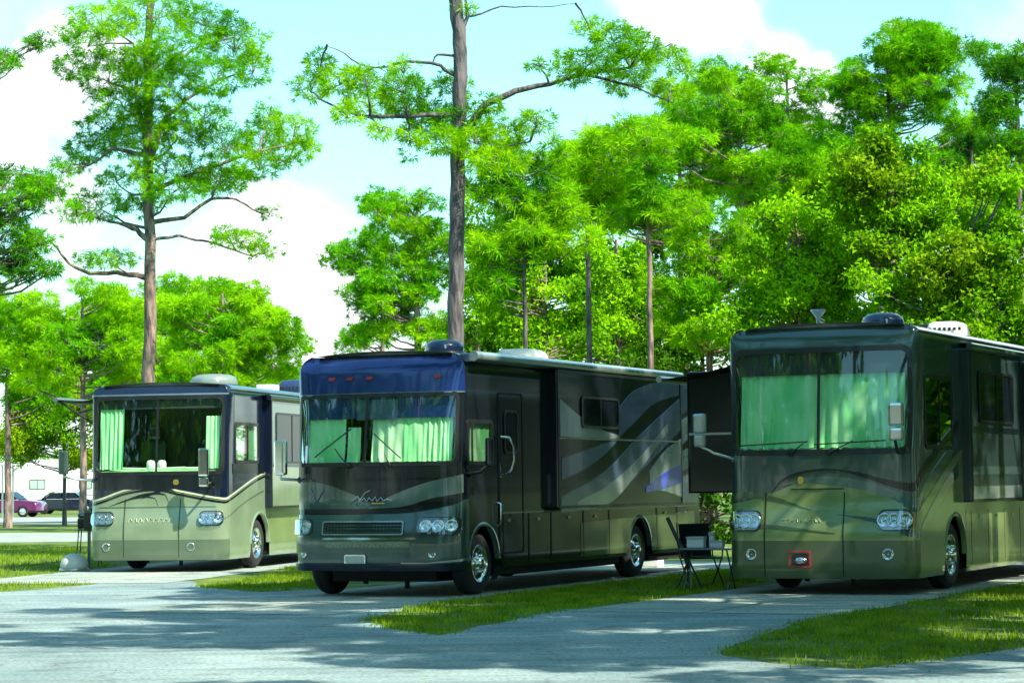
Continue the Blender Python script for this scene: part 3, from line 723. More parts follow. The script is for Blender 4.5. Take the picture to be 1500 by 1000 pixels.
    # long slide-out
    def ps(mb, F):
        def sw(u, l, m, o, y0=None, y1=None):
            fu, fl = curve(u), curve(l); mb.ribbon(F, lin(u[0][0], u[-1][0], 30), fl, fu, o, M[m], 1)
        sw([(3.55, 2.86), (4.3, 2.62), (5.2, 2.42), (6.05, 2.32)], [(3.55, 2.28), (4.3, 2.27), (5.2, 2.27), (6.05, 2.27)], 'silver', .006)      # silver under the window
        sw([(6.0, 2.75), (6.6, 3.02), (7.6, 3.22), (8.9, 3.34)], [(6.0, 2.30), (6.6, 2.5), (7.6, 2.86), (8.9, 3.06)], 'bluegrey', .008)
        sw([(3.6, 1.95), (4.6, 2.08), (5.4, 2.2), (5.9, 2.24)], [(3.6, 1.62), (4.6, 1.8), (5.4, 2.02), (5.9, 2.22)], 'bluegrey', .006)
        sw([(3.55, 1.35), (5.4, 1.75), (7.0, 2.35), (8.95, 3.0)], [(3.55, 1.12), (5.4, 1.22), (7.0, 1.75), (8.95, 2.45)], 'bluegrey', .007)
        sw([(4.2, 1.28), (5.6, 1.55), (7.0, 2.0), (8.3, 2.55)], [(4.2, 1.16), (5.6, 1.25), (7.0, 1.8), (8.3, 2.42)], 'silver', .010)
        sw([(7.4, 1.75), (8.2, 2.1), (8.95, 2.3)], [(7.4, 1.45), (8.2, 1.4), (8.95, 1.3)], 'silver', .009)
        sw([(7.2, 1.48), (8.1, 1.72), (8.95, 1.86)], [(7.2, 1.40), (8.1, 1.45), (8.95, 1.55)], 'royal', .012)
        mb.ribbon(F, lin(3.5, 8.95, 8), lambda q: 2.24, lambda q: 2.265, .011, M['steel'], 1)
    so, F = slide_out(root, sh, 3.46, 9.0, 1.18, 3.3, .14, 1, M['bodyblack'], ps)
    window(so, F, 4.4, 6.0, 2.42, 2.92, off=.014)
    # side awning case running along the roof edge
    ab = MB(); ab.tube([(sh.hw + .10, y, 3.38) for y in lin(.5, 9.1, 10)], .075, M['silver'], 12); ab.box((sh.hw - .1, .45, 3.30), (sh.hw + .06, 9.15, 3.42), M['bluegrey'], .02)
    ab.build('awning_case', root)
    # lower skirt side bits and exhaust
    ex = MB(); ex.tube([(sh.hw - .25, 9.6, .32), (sh.hw + .05, 9.7, .30)], .05, M['chrome']); ex.build('exhaust_pipe', root)
    zr = H + .04
    ac_unit(root, .38, 1.75, zr, 'dome', .56, h=.22, mat='navyplastic', name='satellite_dome')
    ac_unit(root, .0, 5.5, zr, 'shroud', h=.26, mat='offwhite')
    mirror_head(root, (-1.42, -.0, 1.98), .2, .5, -.25, 'chrome', [sh(-1.3, 1.66, 0), (-1.42, .0, 1.68), (-1.42, .0, 1.75)])
    mirror_head(root, (1.62, .55, 2.02), .1, .4, 1.2, 'bodyblack', [sh(S(.4), 1.72, 0), (1.5, .5, 1.74), (1.62, .55, 1.84)], 'black')
    def ps3(mb, F): mb.ribbon(F, lin(4, 8, 4), lambda q: 1.5, lambda q: 1.7, .006, M['bluegrey'], 1)
    so3, F3 = slide_out(root, sh, 5.0, 9.0, 1.25, 3.2, .1, -1, M['bodyblack'], ps3); window(so3, F3, 5.5, 7, 2.2, 2.9)
    # ladder at the back
    ld = MB()
    for x in (.5, .9): ld.tube([(x, 10.35, .7), (x, 10.42, 3.3), (x, 10.1, 3.55)], .015, M['steel'])
    for k in range(7): ld.tube([(.5, 10.38, .9 + k * .35), (.9, 10.38, .9 + k * .35)], .012, M['steel'])
    ld.build('ladder', root)
    return root

def place(root, corner, t, hw):
    t = R(t); root.rotation_euler.z = -t
    root.location = (corner[0] - hw * math.cos(t), corner[1] + hw * math.sin(t), 0.01)
GRP = 'motorhomes parked side by side'
A_ = tag(diesel_coach('A'), 'leftmost motorhome with navy top, pale sage lower body and curtains drawn back in its windshield', 'motorhome', GRP)
place(A_, (-5.39, 45.7), 12, 1.35)
B_ = tag(gas_coach(), 'dark navy motorhome in the middle with mesh grille, blue cap and red marker lights', 'motorhome', GRP)
place(B_, (-.84, 34.3), 23.7, 1.32)
C_ = tag(diesel_coach('C'), 'olive green and slate motorhome at right with green curtains filling its windshield', 'motorhome', GRP)
place(C_, (5.39, 33.3), 25, 1.35)

# ------------------------------------------------------------------ ground
def flat(name, polys, z, mat, sub=0):
    mb = MB()
    for p in polys: mb.poly([(x, y, z) for x, y in p], mat)
    return struct(mb.build(name))
def wob(pts, amp=.12, step=.5):
    out = []; r = random.Random(5)
    for i in range(len(pts)):
        a, b = Vector(pts[i]), Vector(pts[(i + 1) % len(pts)]); n = max(1, int((b - a).length / step))
        for k in range(n):
            p = a.lerp(b, k / n); out.append((p.x + r.uniform(-amp, amp), p.y + r.uniform(-amp, amp)))
    return out
def concrete(name, c1, c2, sc=.6, crack=.28):
    m, nt, b = newmat(name); setp(b, rough=.85); N = nt.nodes.new; L = nt.links.new
    n, r, src = vary(nt, b, c1, c2, scale=sc, detail=9, lo=.3, hi=.72)
    def mul(prev, fac, c, lo, hi, k=1.0):
        rr_ = N('ShaderNodeValToRGB'); rr_.color_ramp.elements[0].position = lo; rr_.color_ramp.elements[1].position = hi; rr_.color_ramp.elements[0].color = (*c, 1)
        mx = N('ShaderNodeMixRGB'); mx.blend_type = 'MULTIPLY'; mx.inputs[0].default_value = k
        L(fac, rr_.inputs['Fac']); L(prev, mx.inputs[1]); L(rr_.outputs[0], mx.inputs[2]); return mx.outputs[0]
    n2 = N('ShaderNodeTexNoise'); n2.inputs['Scale'].default_value = 22; n2.inputs['Detail'].default_value = 10; L(src, n2.inputs['Vector'])
    out = mul(r.outputs[0], n2.outputs['Fac'], (.45, .45, .45), .36, .56, .8)
    n3 = N('ShaderNodeTexNoise'); n3.inputs['Scale'].default_value = 1.6; n3.inputs['Detail'].default_value = 5; L(src, n3.inputs['Vector'])
    out = mul(out, n3.outputs['Fac'], (.5, .48, .45), .30, .42, .8)          # oil and damp stains
    mp_ = N('ShaderNodeMapping'); mp_.inputs['Scale'].default_value = (.12, 2.2, 1); mp_.inputs['Rotation'].default_value = (0, 0, .12); L(src, mp_.inputs['Vector'])
    n4 = N('ShaderNodeTexNoise'); n4.inputs['Scale'].default_value = 1.1; n4.inputs['Detail'].default_value = 4; L(mp_.outputs[0], n4.inputs['Vector'])
    out = mul(out, n4.outputs['Fac'], (.68, .68, .68), .36, .52, .8)         # tyre tracks along the road
    n5 = N('ShaderNodeTexNoise'); n5.inputs['Scale'].default_value = .9; n5.inputs['Detail'].default_value = 6; L(src, n5.inputs['Vector'])
    va = N('ShaderNodeMixRGB'); va.blend_type = 'ADD'; va.inputs[0].default_value = .9; L(src, va.inputs[1]); L(n5.outputs['Color'], va.inputs[2])
    vo = N('ShaderNodeTexVoronoi'); vo.feature = 'DISTANCE_TO_EDGE'; vo.inputs['Scale'].default_value = .32; L(va.outputs[0], vo.inputs['Vector'])
    out = mul(out, vo.outputs['Distance'], (.25, .25, .25), .004, .009, crack)
    L(out, b.inputs['Base Color']); bump(nt, b, src, 40, .5, .01); return m
M['road'] = concrete('road_concrete', (.17, .26, .275), (.34, .44, .44))
M['pad'] = concrete('pad_concrete', (.27, .34, .32), (.44, .48, .41), .8)
m, nt, b = newmat('grass_ground'); setp(b, rough=.95)
n, r, src = vary(nt, b, (.05, .07, .015), (.19, .24, .03), scale=1.3, detail=9, lo=.3, hi=.7); bump(nt, b, src, 18, .8, .05)
e = r.color_ramp.elements.new(.5); e.color = (.085, .15, .015, 1)
M['grass'] = m
M['blade'] = leafmat('grass_blade', (.06, .17, .008), (.36, .50, .03), .35, 2.2)

g = MB(); nx, ny = 60, 60
xs = [math.copysign(abs(u)**2.6, u) * 900 for u in lin(-1, 1, nx)]; ys = [-60 + (u**2.4) * 1500 for u in lin(0, 1, ny)]
g.grid([[(x, y, 0 if abs(x) < 60 and y < 240 else .0) for x in xs] for y in ys], M['grass']); struct(g.build('ground'))
# foreground road, rounding into the pads
road = [(-60, 4), (60, 4), (60, 26), (12, 24.5), gp(1500, 945), gp(1380, 962), gp(1250, 978), gp(1130, 970), gp(1050, 958), gp(1040, 952), gp(1180, 905), (4.6, 31), (-.3, 31.0),
        gp(760, 903), gp(640, 929), gp(560, 918), gp(532, 906), gp(600, 890), gp(640, 879), gp(470, 862), gp(380, 866), gp(292, 859), (-5.4, 41.5), (-7.4, 43), gp(150, 853), gp(60, 862), gp(0, 866), (-60, 48)]
flat('road', [wob(road, .05)], .004, M['road'])
def pad(front, t, w, l, off=0):
    t = R(t); d = Vector((math.sin(t), math.cos(t))); n = Vector((math.cos(t), -math.sin(t))); c = Vector(front)
    return [tuple(c - n * w), tuple(c + n * w), tuple(c + n * w + d * l), tuple(c - n * w + d * l)]
flat('pad', [wob(pad((-7.7, 41.2), 12, 1.95, 20), .03)], .009, M['pad'])
flat('pad', [wob(pad((-3.75, 30.94), 23.7, 1.6, 19), .03)], .009, M['pad'])
flat('pad', [wob(pad((2.24, 29.7), 25, 1.78, 20), .03)], .009, M['pad'])
def joints(front, t, w, l):
    mb = MB(); t = R(t); d = Vector((math.sin(t), math.cos(t))); n = Vector((math.cos(t), -math.sin(t))); c = Vector(front)
    for k in range(1, int(l / 2.4)):
        p = c + d * (k * 2.4); q = [p - n * w, p + n * w, p + n * w + d * .02, p - n * w + d * .02]; mb.poly([(a.x, a.y, .0125) for a in q], M['under'])
    p = [c - n * .01, c + n * .01, c + n * .01 + d * l, c - n * .01 + d * l]; mb.poly([(a.x, a.y, .014) for a in p], M['under'])
    struct(mb.build('pad_joints'))
joints((-7.7, 41.2), 12, 1.9, 20); joints((-3.75, 30.94), 23.7, 1.55, 19); joints((2.24, 29.7), 25, 1.73, 20)
flat('path', [wob([gp(-200, 797), gp(230, 791), gp(230, 779), gp(-200, 781)], .3, 2)], .006, M['pad'])
flat('path', [wob([gp(-200, 768), gp(230, 766), gp(230, 757), gp(-200, 757)], .3, 2)], .006, M['pad'])

# grass blades: ground cover on the verges
def inpoly(P, poly):
    x, y = P[:, 0], P[:, 1]; ins = np.zeros(len(P), bool); n = len(poly)
    for i in range(n):
        x1, y1 = poly[i]; x2, y2 = poly[(i + 1) % n]
        c = ((y1 > y) != (y2 > y)) & (x < (x2 - x1) * (y - y1) / (y2 - y1 + 1e-12) + x1); ins ^= c
    return ins
def tri_mesh(name, V, mat, parent=None, mats=None, mi=None):
    n = len(V) // 3; me = bpy.data.meshes.new(name); me.vertices.add(len(V)); me.vertices.foreach_set('co', V.astype(np.float32).ravel())
    me.loops.add(len(V)); me.loops.foreach_set('vertex_index', np.arange(len(V), dtype=np.int32)); me.polygons.add(n)
    me.polygons.foreach_set('loop_start', np.arange(0, 3 * n, 3, dtype=np.int32)); me.polygons.foreach_set('loop_total', np.full(n, 3, dtype=np.int32))
    for m in (mats or [mat]): me.materials.append(m)
    if mi is not None: me.polygons.foreach_set('material_index', mi.astype(np.int32))
    me.update(calc_edges=True)
    o = bpy.data.objects.new(name, me); COL.objects.link(o)
    if parent is not None: o.parent = parent
    return o
def blades(pts, h, w):
    n = len(pts); P = np.c_[pts, np.zeros(n)]; a = rng.uniform(0, 2 * np.pi, n); d = np.c_[np.cos(a), np.sin(a), np.zeros(n)] * (w * rng.uniform(.6, 1.3, n))[:, None]
    tip = P + np.c_[rng.normal(0, .35, n) * h, rng.normal(0, .35, n) * h, h * rng.uniform(.5, 1.3, n)]
    V = np.empty((n * 3, 3)); V[0::3] = P - d; V[1::3] = P + d; V[2::3] = tip; return V
isl1 = [gp(290, 859), gp(380, 866), gp(470, 862), (-3.3, 48), (-4.6, 48), gp(430, 836)]
isl2 = [gp(532, 906), gp(560, 918), gp(640, 929), gp(760, 903), gp(870, 885), gp(1010, 871), (4.2, 40), (3.6, 44), gp(1000, 836), gp(850, 850), gp(690, 869), gp(620, 885)]
isl3 = [gp(1040, 955), gp(1130, 970), gp(1250, 978), gp(1380, 962), gp(1500, 945), (9, 27), (12, 36), (8.6, 38), gp(1430, 862), gp(1300, 885), gp(1180, 905)]
lft = [gp(0, 866), gp(60, 862), gp(150, 853), gp(195, 846), gp(110, 800), gp(0, 799), (-16, 60), (-13, 42)]
PADS = [pad((-7.7, 41.2), 12, 1.88, 20), pad((-3.75, 30.94), 23.7, 1.53, 19), pad((2.24, 29.7), 25, 1.7, 20)]
for poly, n, hh in ((isl3, 42000, .06), (isl2, 34000, .06), (isl1, 12000, .06), (lft, 24000, .08)):
    P = np.array(poly); lo, hi = P.min(0), P.max(0)
    q = rng.uniform(lo, hi, (n * 3, 2)); q = q[inpoly(q, poly)][:n]
    # patchy growth
    k = np.sin(q[:, 0] * 2.1 + np.sin(q[:, 1] * 1.3)) + np.sin(q[:, 1] * 2.7 + q[:, 0]) + rng.normal(0, .8, len(q)); q = q[k > -.7]
    q = q + rng.normal(0, .11, q.shape)
    for pp_ in PADS: q = q[~inpoly(q, pp_)]
    o = tri_mesh('grass', blades(q, hh, .008), M['blade']); struct(o, 'stuff')

# fallen pine needles and leaf litter on the paving and verges
n = 9000; q = np.c_[rng.uniform(-9, 9, n), rng.uniform(19, 40, n)]; k = np.sin(q[:, 0] * 1.3 + np.sin(q[:, 1] * .9) * 2) + rng.normal(0, .7, n); q = q[k > .2]; n = len(q)
a = rng.uniform(0, 6.28, n); Lh = rng.uniform(.03, .09, n); V = np.empty((n * 3, 3)); P = np.c_[q, np.full(n, .017)]; dd_ = np.c_[np.cos(a) * Lh, np.sin(a) * Lh, rng.uniform(0, .015, n)]; pp_ = np.c_[-np.sin(a), np.cos(a), np.zeros(n)] * (.004 + .012 * (rng.random((n, 1)) > .8))
V[0::3] = P - dd_ * .5; V[1::3] = P + dd_ * .5; V[2::3] = P + pp_
M['litter'] = plain('leaf_litter', (.16, .09, .04), .9, var=.5, scale=9); struct(tri_mesh('leaf_litter', V, M['litter']), 'stuff')

# ------------------------------------------------------------------ trees
def barkmat(name, c1, c2):
    m, nt, b = newmat(name); setp(b, rough=.9)
    n, r, src = vary(nt, b, c1, c2, scale=3.0, detail=8, lo=.35, hi=.62, stretch=(3, 3, .7)); bump(nt, b, src, 5, .9, .05); return m
M['bark'] = barkmat('pine_bark', (.08, .06, .055), (.34, .24, .2))
M['bark_grey'] = barkmat('grey_bark', (.04, .038, .045), (.17, .15, .15))
M['needle'] = leafmat('pine_needle', (.045, .22, .006), (.20, .58, .008), .34, .7)
M['needle_lime'] = leafmat('lime_needle', (.13, .40, .004), (.42, .74, .01), .36, .7)
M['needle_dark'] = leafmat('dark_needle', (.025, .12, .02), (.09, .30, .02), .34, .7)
M['leaf'] = leafmat('green_leaf', (.06, .24, .004), (.27, .58, .008), .36, .6)
M['leaf_yellow'] = leafmat('yellow_leaf', (.10, .22, .006), (.34, .52, .012), .36, .9)
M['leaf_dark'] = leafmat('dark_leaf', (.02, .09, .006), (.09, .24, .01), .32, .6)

NN = 30
def unit(v): return v / (np.linalg.norm(v, axis=-1, keepdims=True) + 1e-9)
def needles(C, D, n, L, W):
    """n thin needles from each tuft centre C, sprayed about direction D"""
    N = len(C); c = np.repeat(C, n, 0); d = unit(np.repeat(D, n, 0) * .55 + rng.normal(0, .62, (N * n, 3)))
    ln = L * rng.uniform(.6, 1.2, (N * n, 1)); tip = c + d * ln; tip[:, 2] -= .12 * ln[:, 0]
    p = unit(np.cross(d, rng.normal(0, 1, (N * n, 3)))) * W * .62; st = c + d * ln * .08
    V = np.empty((N * n * 3, 3)); V[0::3] = st + p * .5; V[1::3] = tip; V[2::3] = c + d * ln * .5 - p; return V
def leaves(C, n, R_, S):
    N = len(C); c = np.repeat(C, n, 0) + rng.normal(0, R_, (N * n, 3)); nrm = unit(rng.normal(0, 1, (N * n, 3)) + np.array([0, -.25, .7]))
    a = unit(np.cross(nrm, rng.normal(0, 1, (N * n, 3)))); b = np.cross(nrm, a); s = S * rng.uniform(.6, 1.3, (N * n, 1))
    V = np.empty((N * n * 3, 3)); V[0::3] = c - a * s; V[1::3] = c + a * s * .7 + b * s * .5; V[2::3] = c + a * s * .2 - b * s * .65; return V
def puff_pts(c, r, n, hollow=.45):
    u = unit(rng.normal(0, 1, (n, 3))); rad = rng.uniform(hollow, 1, (n, 1))**.6
    lump = 1 + .22 * np.sin(u[:, :1] * 5 + c[0]) * np.cos(u[:, 1:2] * 4 + c[2]) + .16 * np.sin(u[:, 2:3] * 7 + c[1])
    P = np.array(c) + u * rad * lump * np.array(r); P[:, 2] += .12 * r[2]
    return P, unit(u * np.array([1, 1, .9]) + np.array([0, 0, .45]))
def tube_raw(mb, pts, r0, r1, mat, n=7, jit=.04):
    pts = [Vector(p) for p in pts]; out = []
    for i in range(len(pts) - 1):
        for k in range(3):
            f = k / 3; p = pts[i].lerp(pts[i + 1], f)
            if k: p += Vector((random.uniform(-jit, jit), random.uniform(-jit, jit), random.uniform(-jit, jit) * .6))
            out.append(p)
    out.append(pts[-1]); m = len(out)
    mb.tube(out, [r0 + (r1 - r0) * (i / (m - 1))**.85 for i in range(m)], mat, n, False)

def make_tree(name, label, cat, base, trunk_pts, puffs, mat, r0=.18, kind='needle', bark='bark', group=None, limbs=(), density=1.0, size=(.19, .015), top_r=.05, auto=True, extra=None):
    """trunk_pts: world points; puffs: (centre, radii); limbs: (list of world points, radius)"""
    root = empty(name, base); B = np.array(base)
    tag(root, label, cat, group)
    tb = MB(); loc = [Vector(p) - Vector(base) for p in trunk_pts]
    tp = []; rad = []
    for i in range(len(loc) - 1):
        for k in range(4):
            f = k / 4; tp.append(loc[i].lerp(loc[i + 1], f) + Vector((random.uniform(-.03, .03), random.uniform(-.03, .03), 0)) * (i + k > 0))
    tp.append(loc[-1]); m = len(tp); zmax = tp[-1].z
    rad = [r0 * (1.25 if i == 0 else 1) * (1 - p.z / zmax) + top_r * (p.z / zmax) for i, p in enumerate(tp)]
    tb.tube(tp, rad, M[bark], 12, False); tb.build('trunk', root)
    bb = MB()
    def on_trunk(z):
        for i in range(m - 1):
            if tp[i].z <= z <= tp[i + 1].z: return tp[i].lerp(tp[i + 1], (z - tp[i].z) / max(1e-6, tp[i + 1].z - tp[i].z)), rad[i]
        return (tp[-1], rad[-1]) if z > tp[-1].z else (tp[0], rad[0])
    for pts, r in limbs: tube_raw(bb, [Vector(p) - Vector(base) for p in pts], r, r * .3, M[bark], 7)
    Vn = []; 
    for c, r in puffs:
        c = np.array(c) - B; r = np.array(r, float)
        if auto(c) if callable(auto) else auto:
            cz = c[2]; lat = math.hypot(c[0] - 0, c[1]); z0 = max(zmax * .25, min(zmax * .98, cz - .35 * lat - r[2] * .4))
            p0, rt = on_trunk(z0); c_ = Vector(c) - Vector((0, 0, r[2] * .2))
            mid = p0.lerp(c_, .5) + Vector((0, 0, -.08 * lat + random.uniform(-.12, .12)))
            tube_raw(bb, [p0, mid, c_], min(rt * .55, .025 + .02 * lat), .012, M[bark], 5)
        else:
            cand = [Vector(p) - Vector(base) for pts, _ in limbs for i_ in range(len(pts) - 1) for p in (pts[i_], pts[i_ + 1])] + tp
            c_ = Vector(c) - Vector((0, 0, r[2] * .2)); p0 = min(cand, key=lambda p: (p - c_).length)
            tube_raw(bb, [p0, p0.lerp(c_, .5) + Vector((0, 0, .05)), c_], .03, .012, M[bark], 5, .02)
        for k in range(4):      # twigs inside the clump
            u = Vector(rng.normal(0, 1, 3)).normalized(); e_ = Vector(c) + Vector((u.x * r[0], u.y * r[1], abs(u.z) * r[2])) * .8
            bb.tube([Vector(c) - Vector((0, 0, r[2] * .2)), (Vector(c) + e_) / 2 + Vector((0, 0, .04)), e_], [.014, .01, .005], M[bark], 4, False)
        area = 4 * (r[0] * r[2] + r[1] * r[2] + r[0] * r[1])
        if kind == 'needle':
            n = int(max(10, area * 20 * density * (.3 / size[0])**1.2)); P, D = puff_pts(c, r, n); Vn.append(needles(P, D, NN, size[0], size[1]))
        else:
            n = int(max(8, area * 13 * density * (.085 / size[0])**1.3)); P, D = puff_pts(c, r, n, .35); Vn.append(leaves(P, 12, .12, size[0]))
    if bb.v: bb.build('branches', root)
    V = np.concatenate(Vn)
    mats = [M[mat], M[extra]] if extra else None
    mi = None
    if extra:
        cen = V.reshape(-1, 3, 3).mean(1); nn = np.sin(cen[:, 0] * 1.7 + 2) + np.sin(cen[:, 2] * 2.1 + cen[:, 1]) + rng.normal(0, .7, len(cen)); mi = (nn > .5)
    tri_mesh('crown', V, M[mat], root, mats, mi)
    return root

def px_puffs(lst, D, scale_pad=1.0, dy=1.6):
    out = []
    for e_ in lst:
        cx, cy, rx, ry = e_[:4]; d = D + (e_[4] if len(e_) > 4 else random.uniform(-dy, dy)); s = F_PX / d
        out.append((tuple(at(cx, cy, d)), (rx / s, (rx + ry) / 2 / s, ry / s)))
    return out

# big left pine
D = 62
pl = [(230,18,62,26),(150,30,48,24),(305,30,45,22),(128,58,42,26),(345,62,42,34),(372,98,24,28),(262,72,46,24),(200,88,40,20),(106,100,34,14),(160,112,46,26),(250,122,44,22),(318,112,46,28),(182,152,46,24),
      (150,182,36,16),(300,168,42,18),(262,196,46,18),(196,206,46,22),(132,216,40,16),(108,238,26,12),(328,212,44,24),(386,206,38,26),(430,196,34,26),(396,166,20,16),(448,216,22,14),(380,244,36,18),(420,236,24,10),
      (244,246,54,20),(318,262,52,18),(252,278,46,16),(146,300,46,20),(206,300,32,14),(112,312,26,14),(322,262,46,16),(352,352,40,12),(388,368,24,11),(330,340,20,8),(395,310,18,7),(160,380,46,12),(90,250,20,10),(170,262,30,14)]
base = at(219, 0, D); base.z = 0
tr = [base, at(217, 640, D), at(218, 500, D), at(219, 350, D), at(216, 240, D), at(220, 150, D), at(216, 60, D), at(226, -30, D)]
lb = [([at(219, 355, D), at(200, 335, D), at(180, 328, D), at(150, 320, D)], .09), ([at(220, 410, D), at(200, 402, D), at(170, 398, D), at(130, 400, D), at(100, 385, D), at(70, 350, D)], .09),
      ([at(222, 350, D), at(262, 344, D), at(300, 352, D), at(345, 366, D), at(370, 375, D)], .05), ([at(220, 325, D), at(270, 318, D), at(310, 290, D), at(345, 290, D), at(385, 312, D)], .07),
      ([at(217, 240, D), at(240, 175, D), at(270, 145, D), at(325, 112, D)], .09), ([at(216, 210, D), at(200, 130, D), at(196, 60, D)], .09), ([at(217, 225, D), at(165, 215, D), at(130, 240, D)], .07),
      ([at(217, 280, D), at(290, 250, D), at(380, 220, D), at(440, 205, D)], .07), ([at(217, 130, D), at(250, 90, D), at(300, 60, D), at(345, 50, D)], .06)]
pl = [(a, b_, c * 1.05, d * 1.15) for a, b_, c, d in pl] + [(219, 180, 44, 40), (225, 90, 44, 36)]
make_tree('pine_tree', 'tall pine with a full bright green crown behind the left motorhome', 'tree', base, tr, px_puffs(pl, D), 'needle', .2, auto=lambda c: math.hypot(c[0], c[1]) < 1.5, limbs=lb, density=.78, group='tall pines', extra='needle_lime', top_r=.09)

# tall centre pine
D = 52
pl = [(470,96,26,20),(458,128,28,22),(500,116,32,24),(540,118,36,26),(592,128,42,22),(594,100,20,18),(546,152,46,16),(512,168,24,14),(600,152,36,14),(604,205,16,30),(640,172,44,20),(668,128,26,24),(676,176,50,24),(652,206,46,20),
      (700,204,46,22),(716,150,26,12),(742,200,40,24),(790,178,30,18),(730,235,46,18),(870,36,26,14),(905,52,40,22),(945,68,36,22),(868,88,52,20),(930,92,46,24),(985,80,30,14),(1005,100,22,10),(940,120,50,14),(990,130,26,12),(795,92,22,7),(840,112,26,12),(560,190,30,10),
      (690,8,20,5)]
base = at(668, 0, D); base.z = 0
tr = [base, at(668, 640, D), at(668, 480, D), at(672, 330, D), at(675, 200, D), at(677, 110, D), at(678, 60, D), at(672, -20, D), at(668, -140, D)]
lb = [([at(676, 200, D), at(715, 150, D), at(760, 130, D), at(810, 120, D), at(860, 105, D), at(930, 95, D)], .10), ([at(676, 112, D), at(650, 92, D), at(600, 86, D), at(560, 95, D), at(530, 90, D)], .05),
      ([at(676, 80, D), at(645, 76, D), at(638, 88, D)], .04), ([at(676, 165, D), at(600, 168, D), at(545, 168, D), at(500, 160, D), at(470, 142, D)], .06), ([at(678, 62, D), at(690, 20, D), at(684, -30, D)], .07),
      ([at(530, 90, D), at(500, 70, D), at(482, 62, D)], .02), ([at(930, 95, D), at(960, 70, D), at(990, 60, D)], .04), ([at(860, 105, D), at(940, 125, D), at(985, 145, D)], .04), ([at(690, 20, D), at(740, 4, D), at(800, 5, D), at(850, 0, D)], .025), ([at(676, 230, D), at(720, 215, D), at(780, 205, D)], .04)]
pp = px_puffs(pl, D, dy=1.2)
# the crown goes on above the picture
for k in range(26):
    z = random.uniform(15.5, 21); a = random.uniform(0, 6.28); q = random.uniform(.5, 3.2) * (1 - (z - 15.5) / 9); pp.append(((base.x + q * math.cos(a), base.y + q * math.sin(a), z), (.8, .8, .45)))
tr = tr[:-1] + [Vector((base.x, D, 21))]
make_tree('pine_tree', 'tall pine with a long bare trunk rising behind the middle motorhome', 'tree', base, tr, pp, 'needle_lime', .19, bark='bark_grey', limbs=lb, density=.9, group='tall pines', extra='needle', auto=False, top_r=.11)

# background trees: blobs (photo-sized) each broken into many puffs
def bg_tree(name, label, trunk_px, D, blobs, mat, kind='needle', r0=.16, dens=.8, extra=None, bark='bark', top=None, lean=0, size=None, per=1.5, group='trees behind the motorhomes', psize=26):
    s = F_PX / D; puffs = []
    for cx, cy, rx, ry in blobs:
        n = max(4, int(per * rx * ry / (psize * psize * .42)))
        for _ in range(n):
            while True:
                u, v, w = random.uniform(-1, 1), random.uniform(-1, 1), random.uniform(-1, 1)
                if .18 < u * u + v * v + w * w < 1: break
            k = random.uniform(.6, 1.15) * psize / s
            puffs.append((tuple(at(cx + u * rx, cy + v * ry, D + w * rx / s * .8)), (k, k * .9, k * .55)))
    base = at(trunk_px, 0, D); base.z = 0
    ty = top if top is not None else min(b[1] for b in blobs)
    tr = [base, at(trunk_px + lean * .4, 600, D), at(trunk_px + lean * .7, (600 + ty) / 2, D), at(trunk_px + lean, ty, D)]
    if size is None: size = (.26, .026) if kind == 'needle' else (.085, 0)
    return make_tree(name, label, 'tree', base, tr, puffs, mat, r0, kind, bark, group, density=dens * (.62 if kind == 'needle' else .8), size=size, extra=extra)

# left side
bg_tree('pine_tree', 'dark pine leaning in at the left edge with layered boughs', -20, 58, [(10,275,70,30),(60,290,45,26),(5,330,60,28),(30,370,50,26),(-20,400,60,30),(60,395,30,8)], 'needle', extra='needle_dark', dens=1.0, psize=22, size=(.22, .018))
bg_tree('pine_tree', 'sparse pine whose highest bough pokes in at the upper left corner', -60, 60, [(10,80,26,20),(48,58,20,10),(-30,100,40,30)], 'needle', extra='needle_dark', dens=.6, psize=18, size=(.2, .016))
bg_tree('broadleaf_tree', 'lime green rounded tree behind the left motorhome awning', 120, 92, [(130,450,80,40),(90,500,80,40),(160,520,80,40),(60,545,50,30)], 'needle_lime', extra='needle', dens=1.1)
bg_tree('broadleaf_tree', 'wide bright green tree between the left and middle motorhomes', 325, 88, [(320,430,62,30),(280,470,70,35),(370,480,62,32),(330,530,90,35),(415,520,36,26)], 'needle_lime', extra='needle', dens=1.2)
bg_tree('broadleaf_tree', 'rounded green tree at the left edge above the white trailer', 10, 100, [(10,440,50,40),(20,520,70,40),(-20,500,40,60),(40,580,60,30)], 'needle', extra='needle_lime', dens=1.1)
bg_tree('broadleaf_tree', 'small tree with pale trunk beyond the satellite dome', 93, 105, [(60,630,60,30),(110,620,50,40),(20,650,50,24),(120,660,30,20),(85,590,40,20)], 'leaf_yellow', 'leaf', r0=.09, extra='leaf', dens=1.2, bark='bark_grey')
bg_tree('broadleaf_tree', 'low tree hugging the horizon far behind the white trailer', -30, 175, [(-30,650,60,40),(10,670,60,30),(90,690,60,24),(160,690,50,24)], 'leaf', 'leaf', r0=.12, dens=.9)
bg_tree('broadleaf_tree', 'green tree filling the gap right behind the left motorhome roof', 230, 100, [(220,500,70,40),(200,560,90,36),(300,575,80,30),(400,570,60,25)], 'needle', extra='needle_lime', dens=1.1)
# round pine left of the centre trunk
bg_tree('pine_tree', 'round headed pine just left of the tall bare trunk', 612, 84, [(600,310,60,36),(575,350,52,36),(640,360,44,46),(590,400,50,30),(600,450,62,36),(545,440,32,30),(540,490,40,20),(640,490,40,30)], 'needle', extra='needle_lime', dens=1.05, r0=.2)
bg_tree('pine_tree', 'small pine bough cluster over the middle motorhome front corner', 560, 95, [(490,365,22,18),(520,395,26,18),(545,350,20,14),(530,500,30,18)], 'needle', dens=.9, r0=.12, top=370)
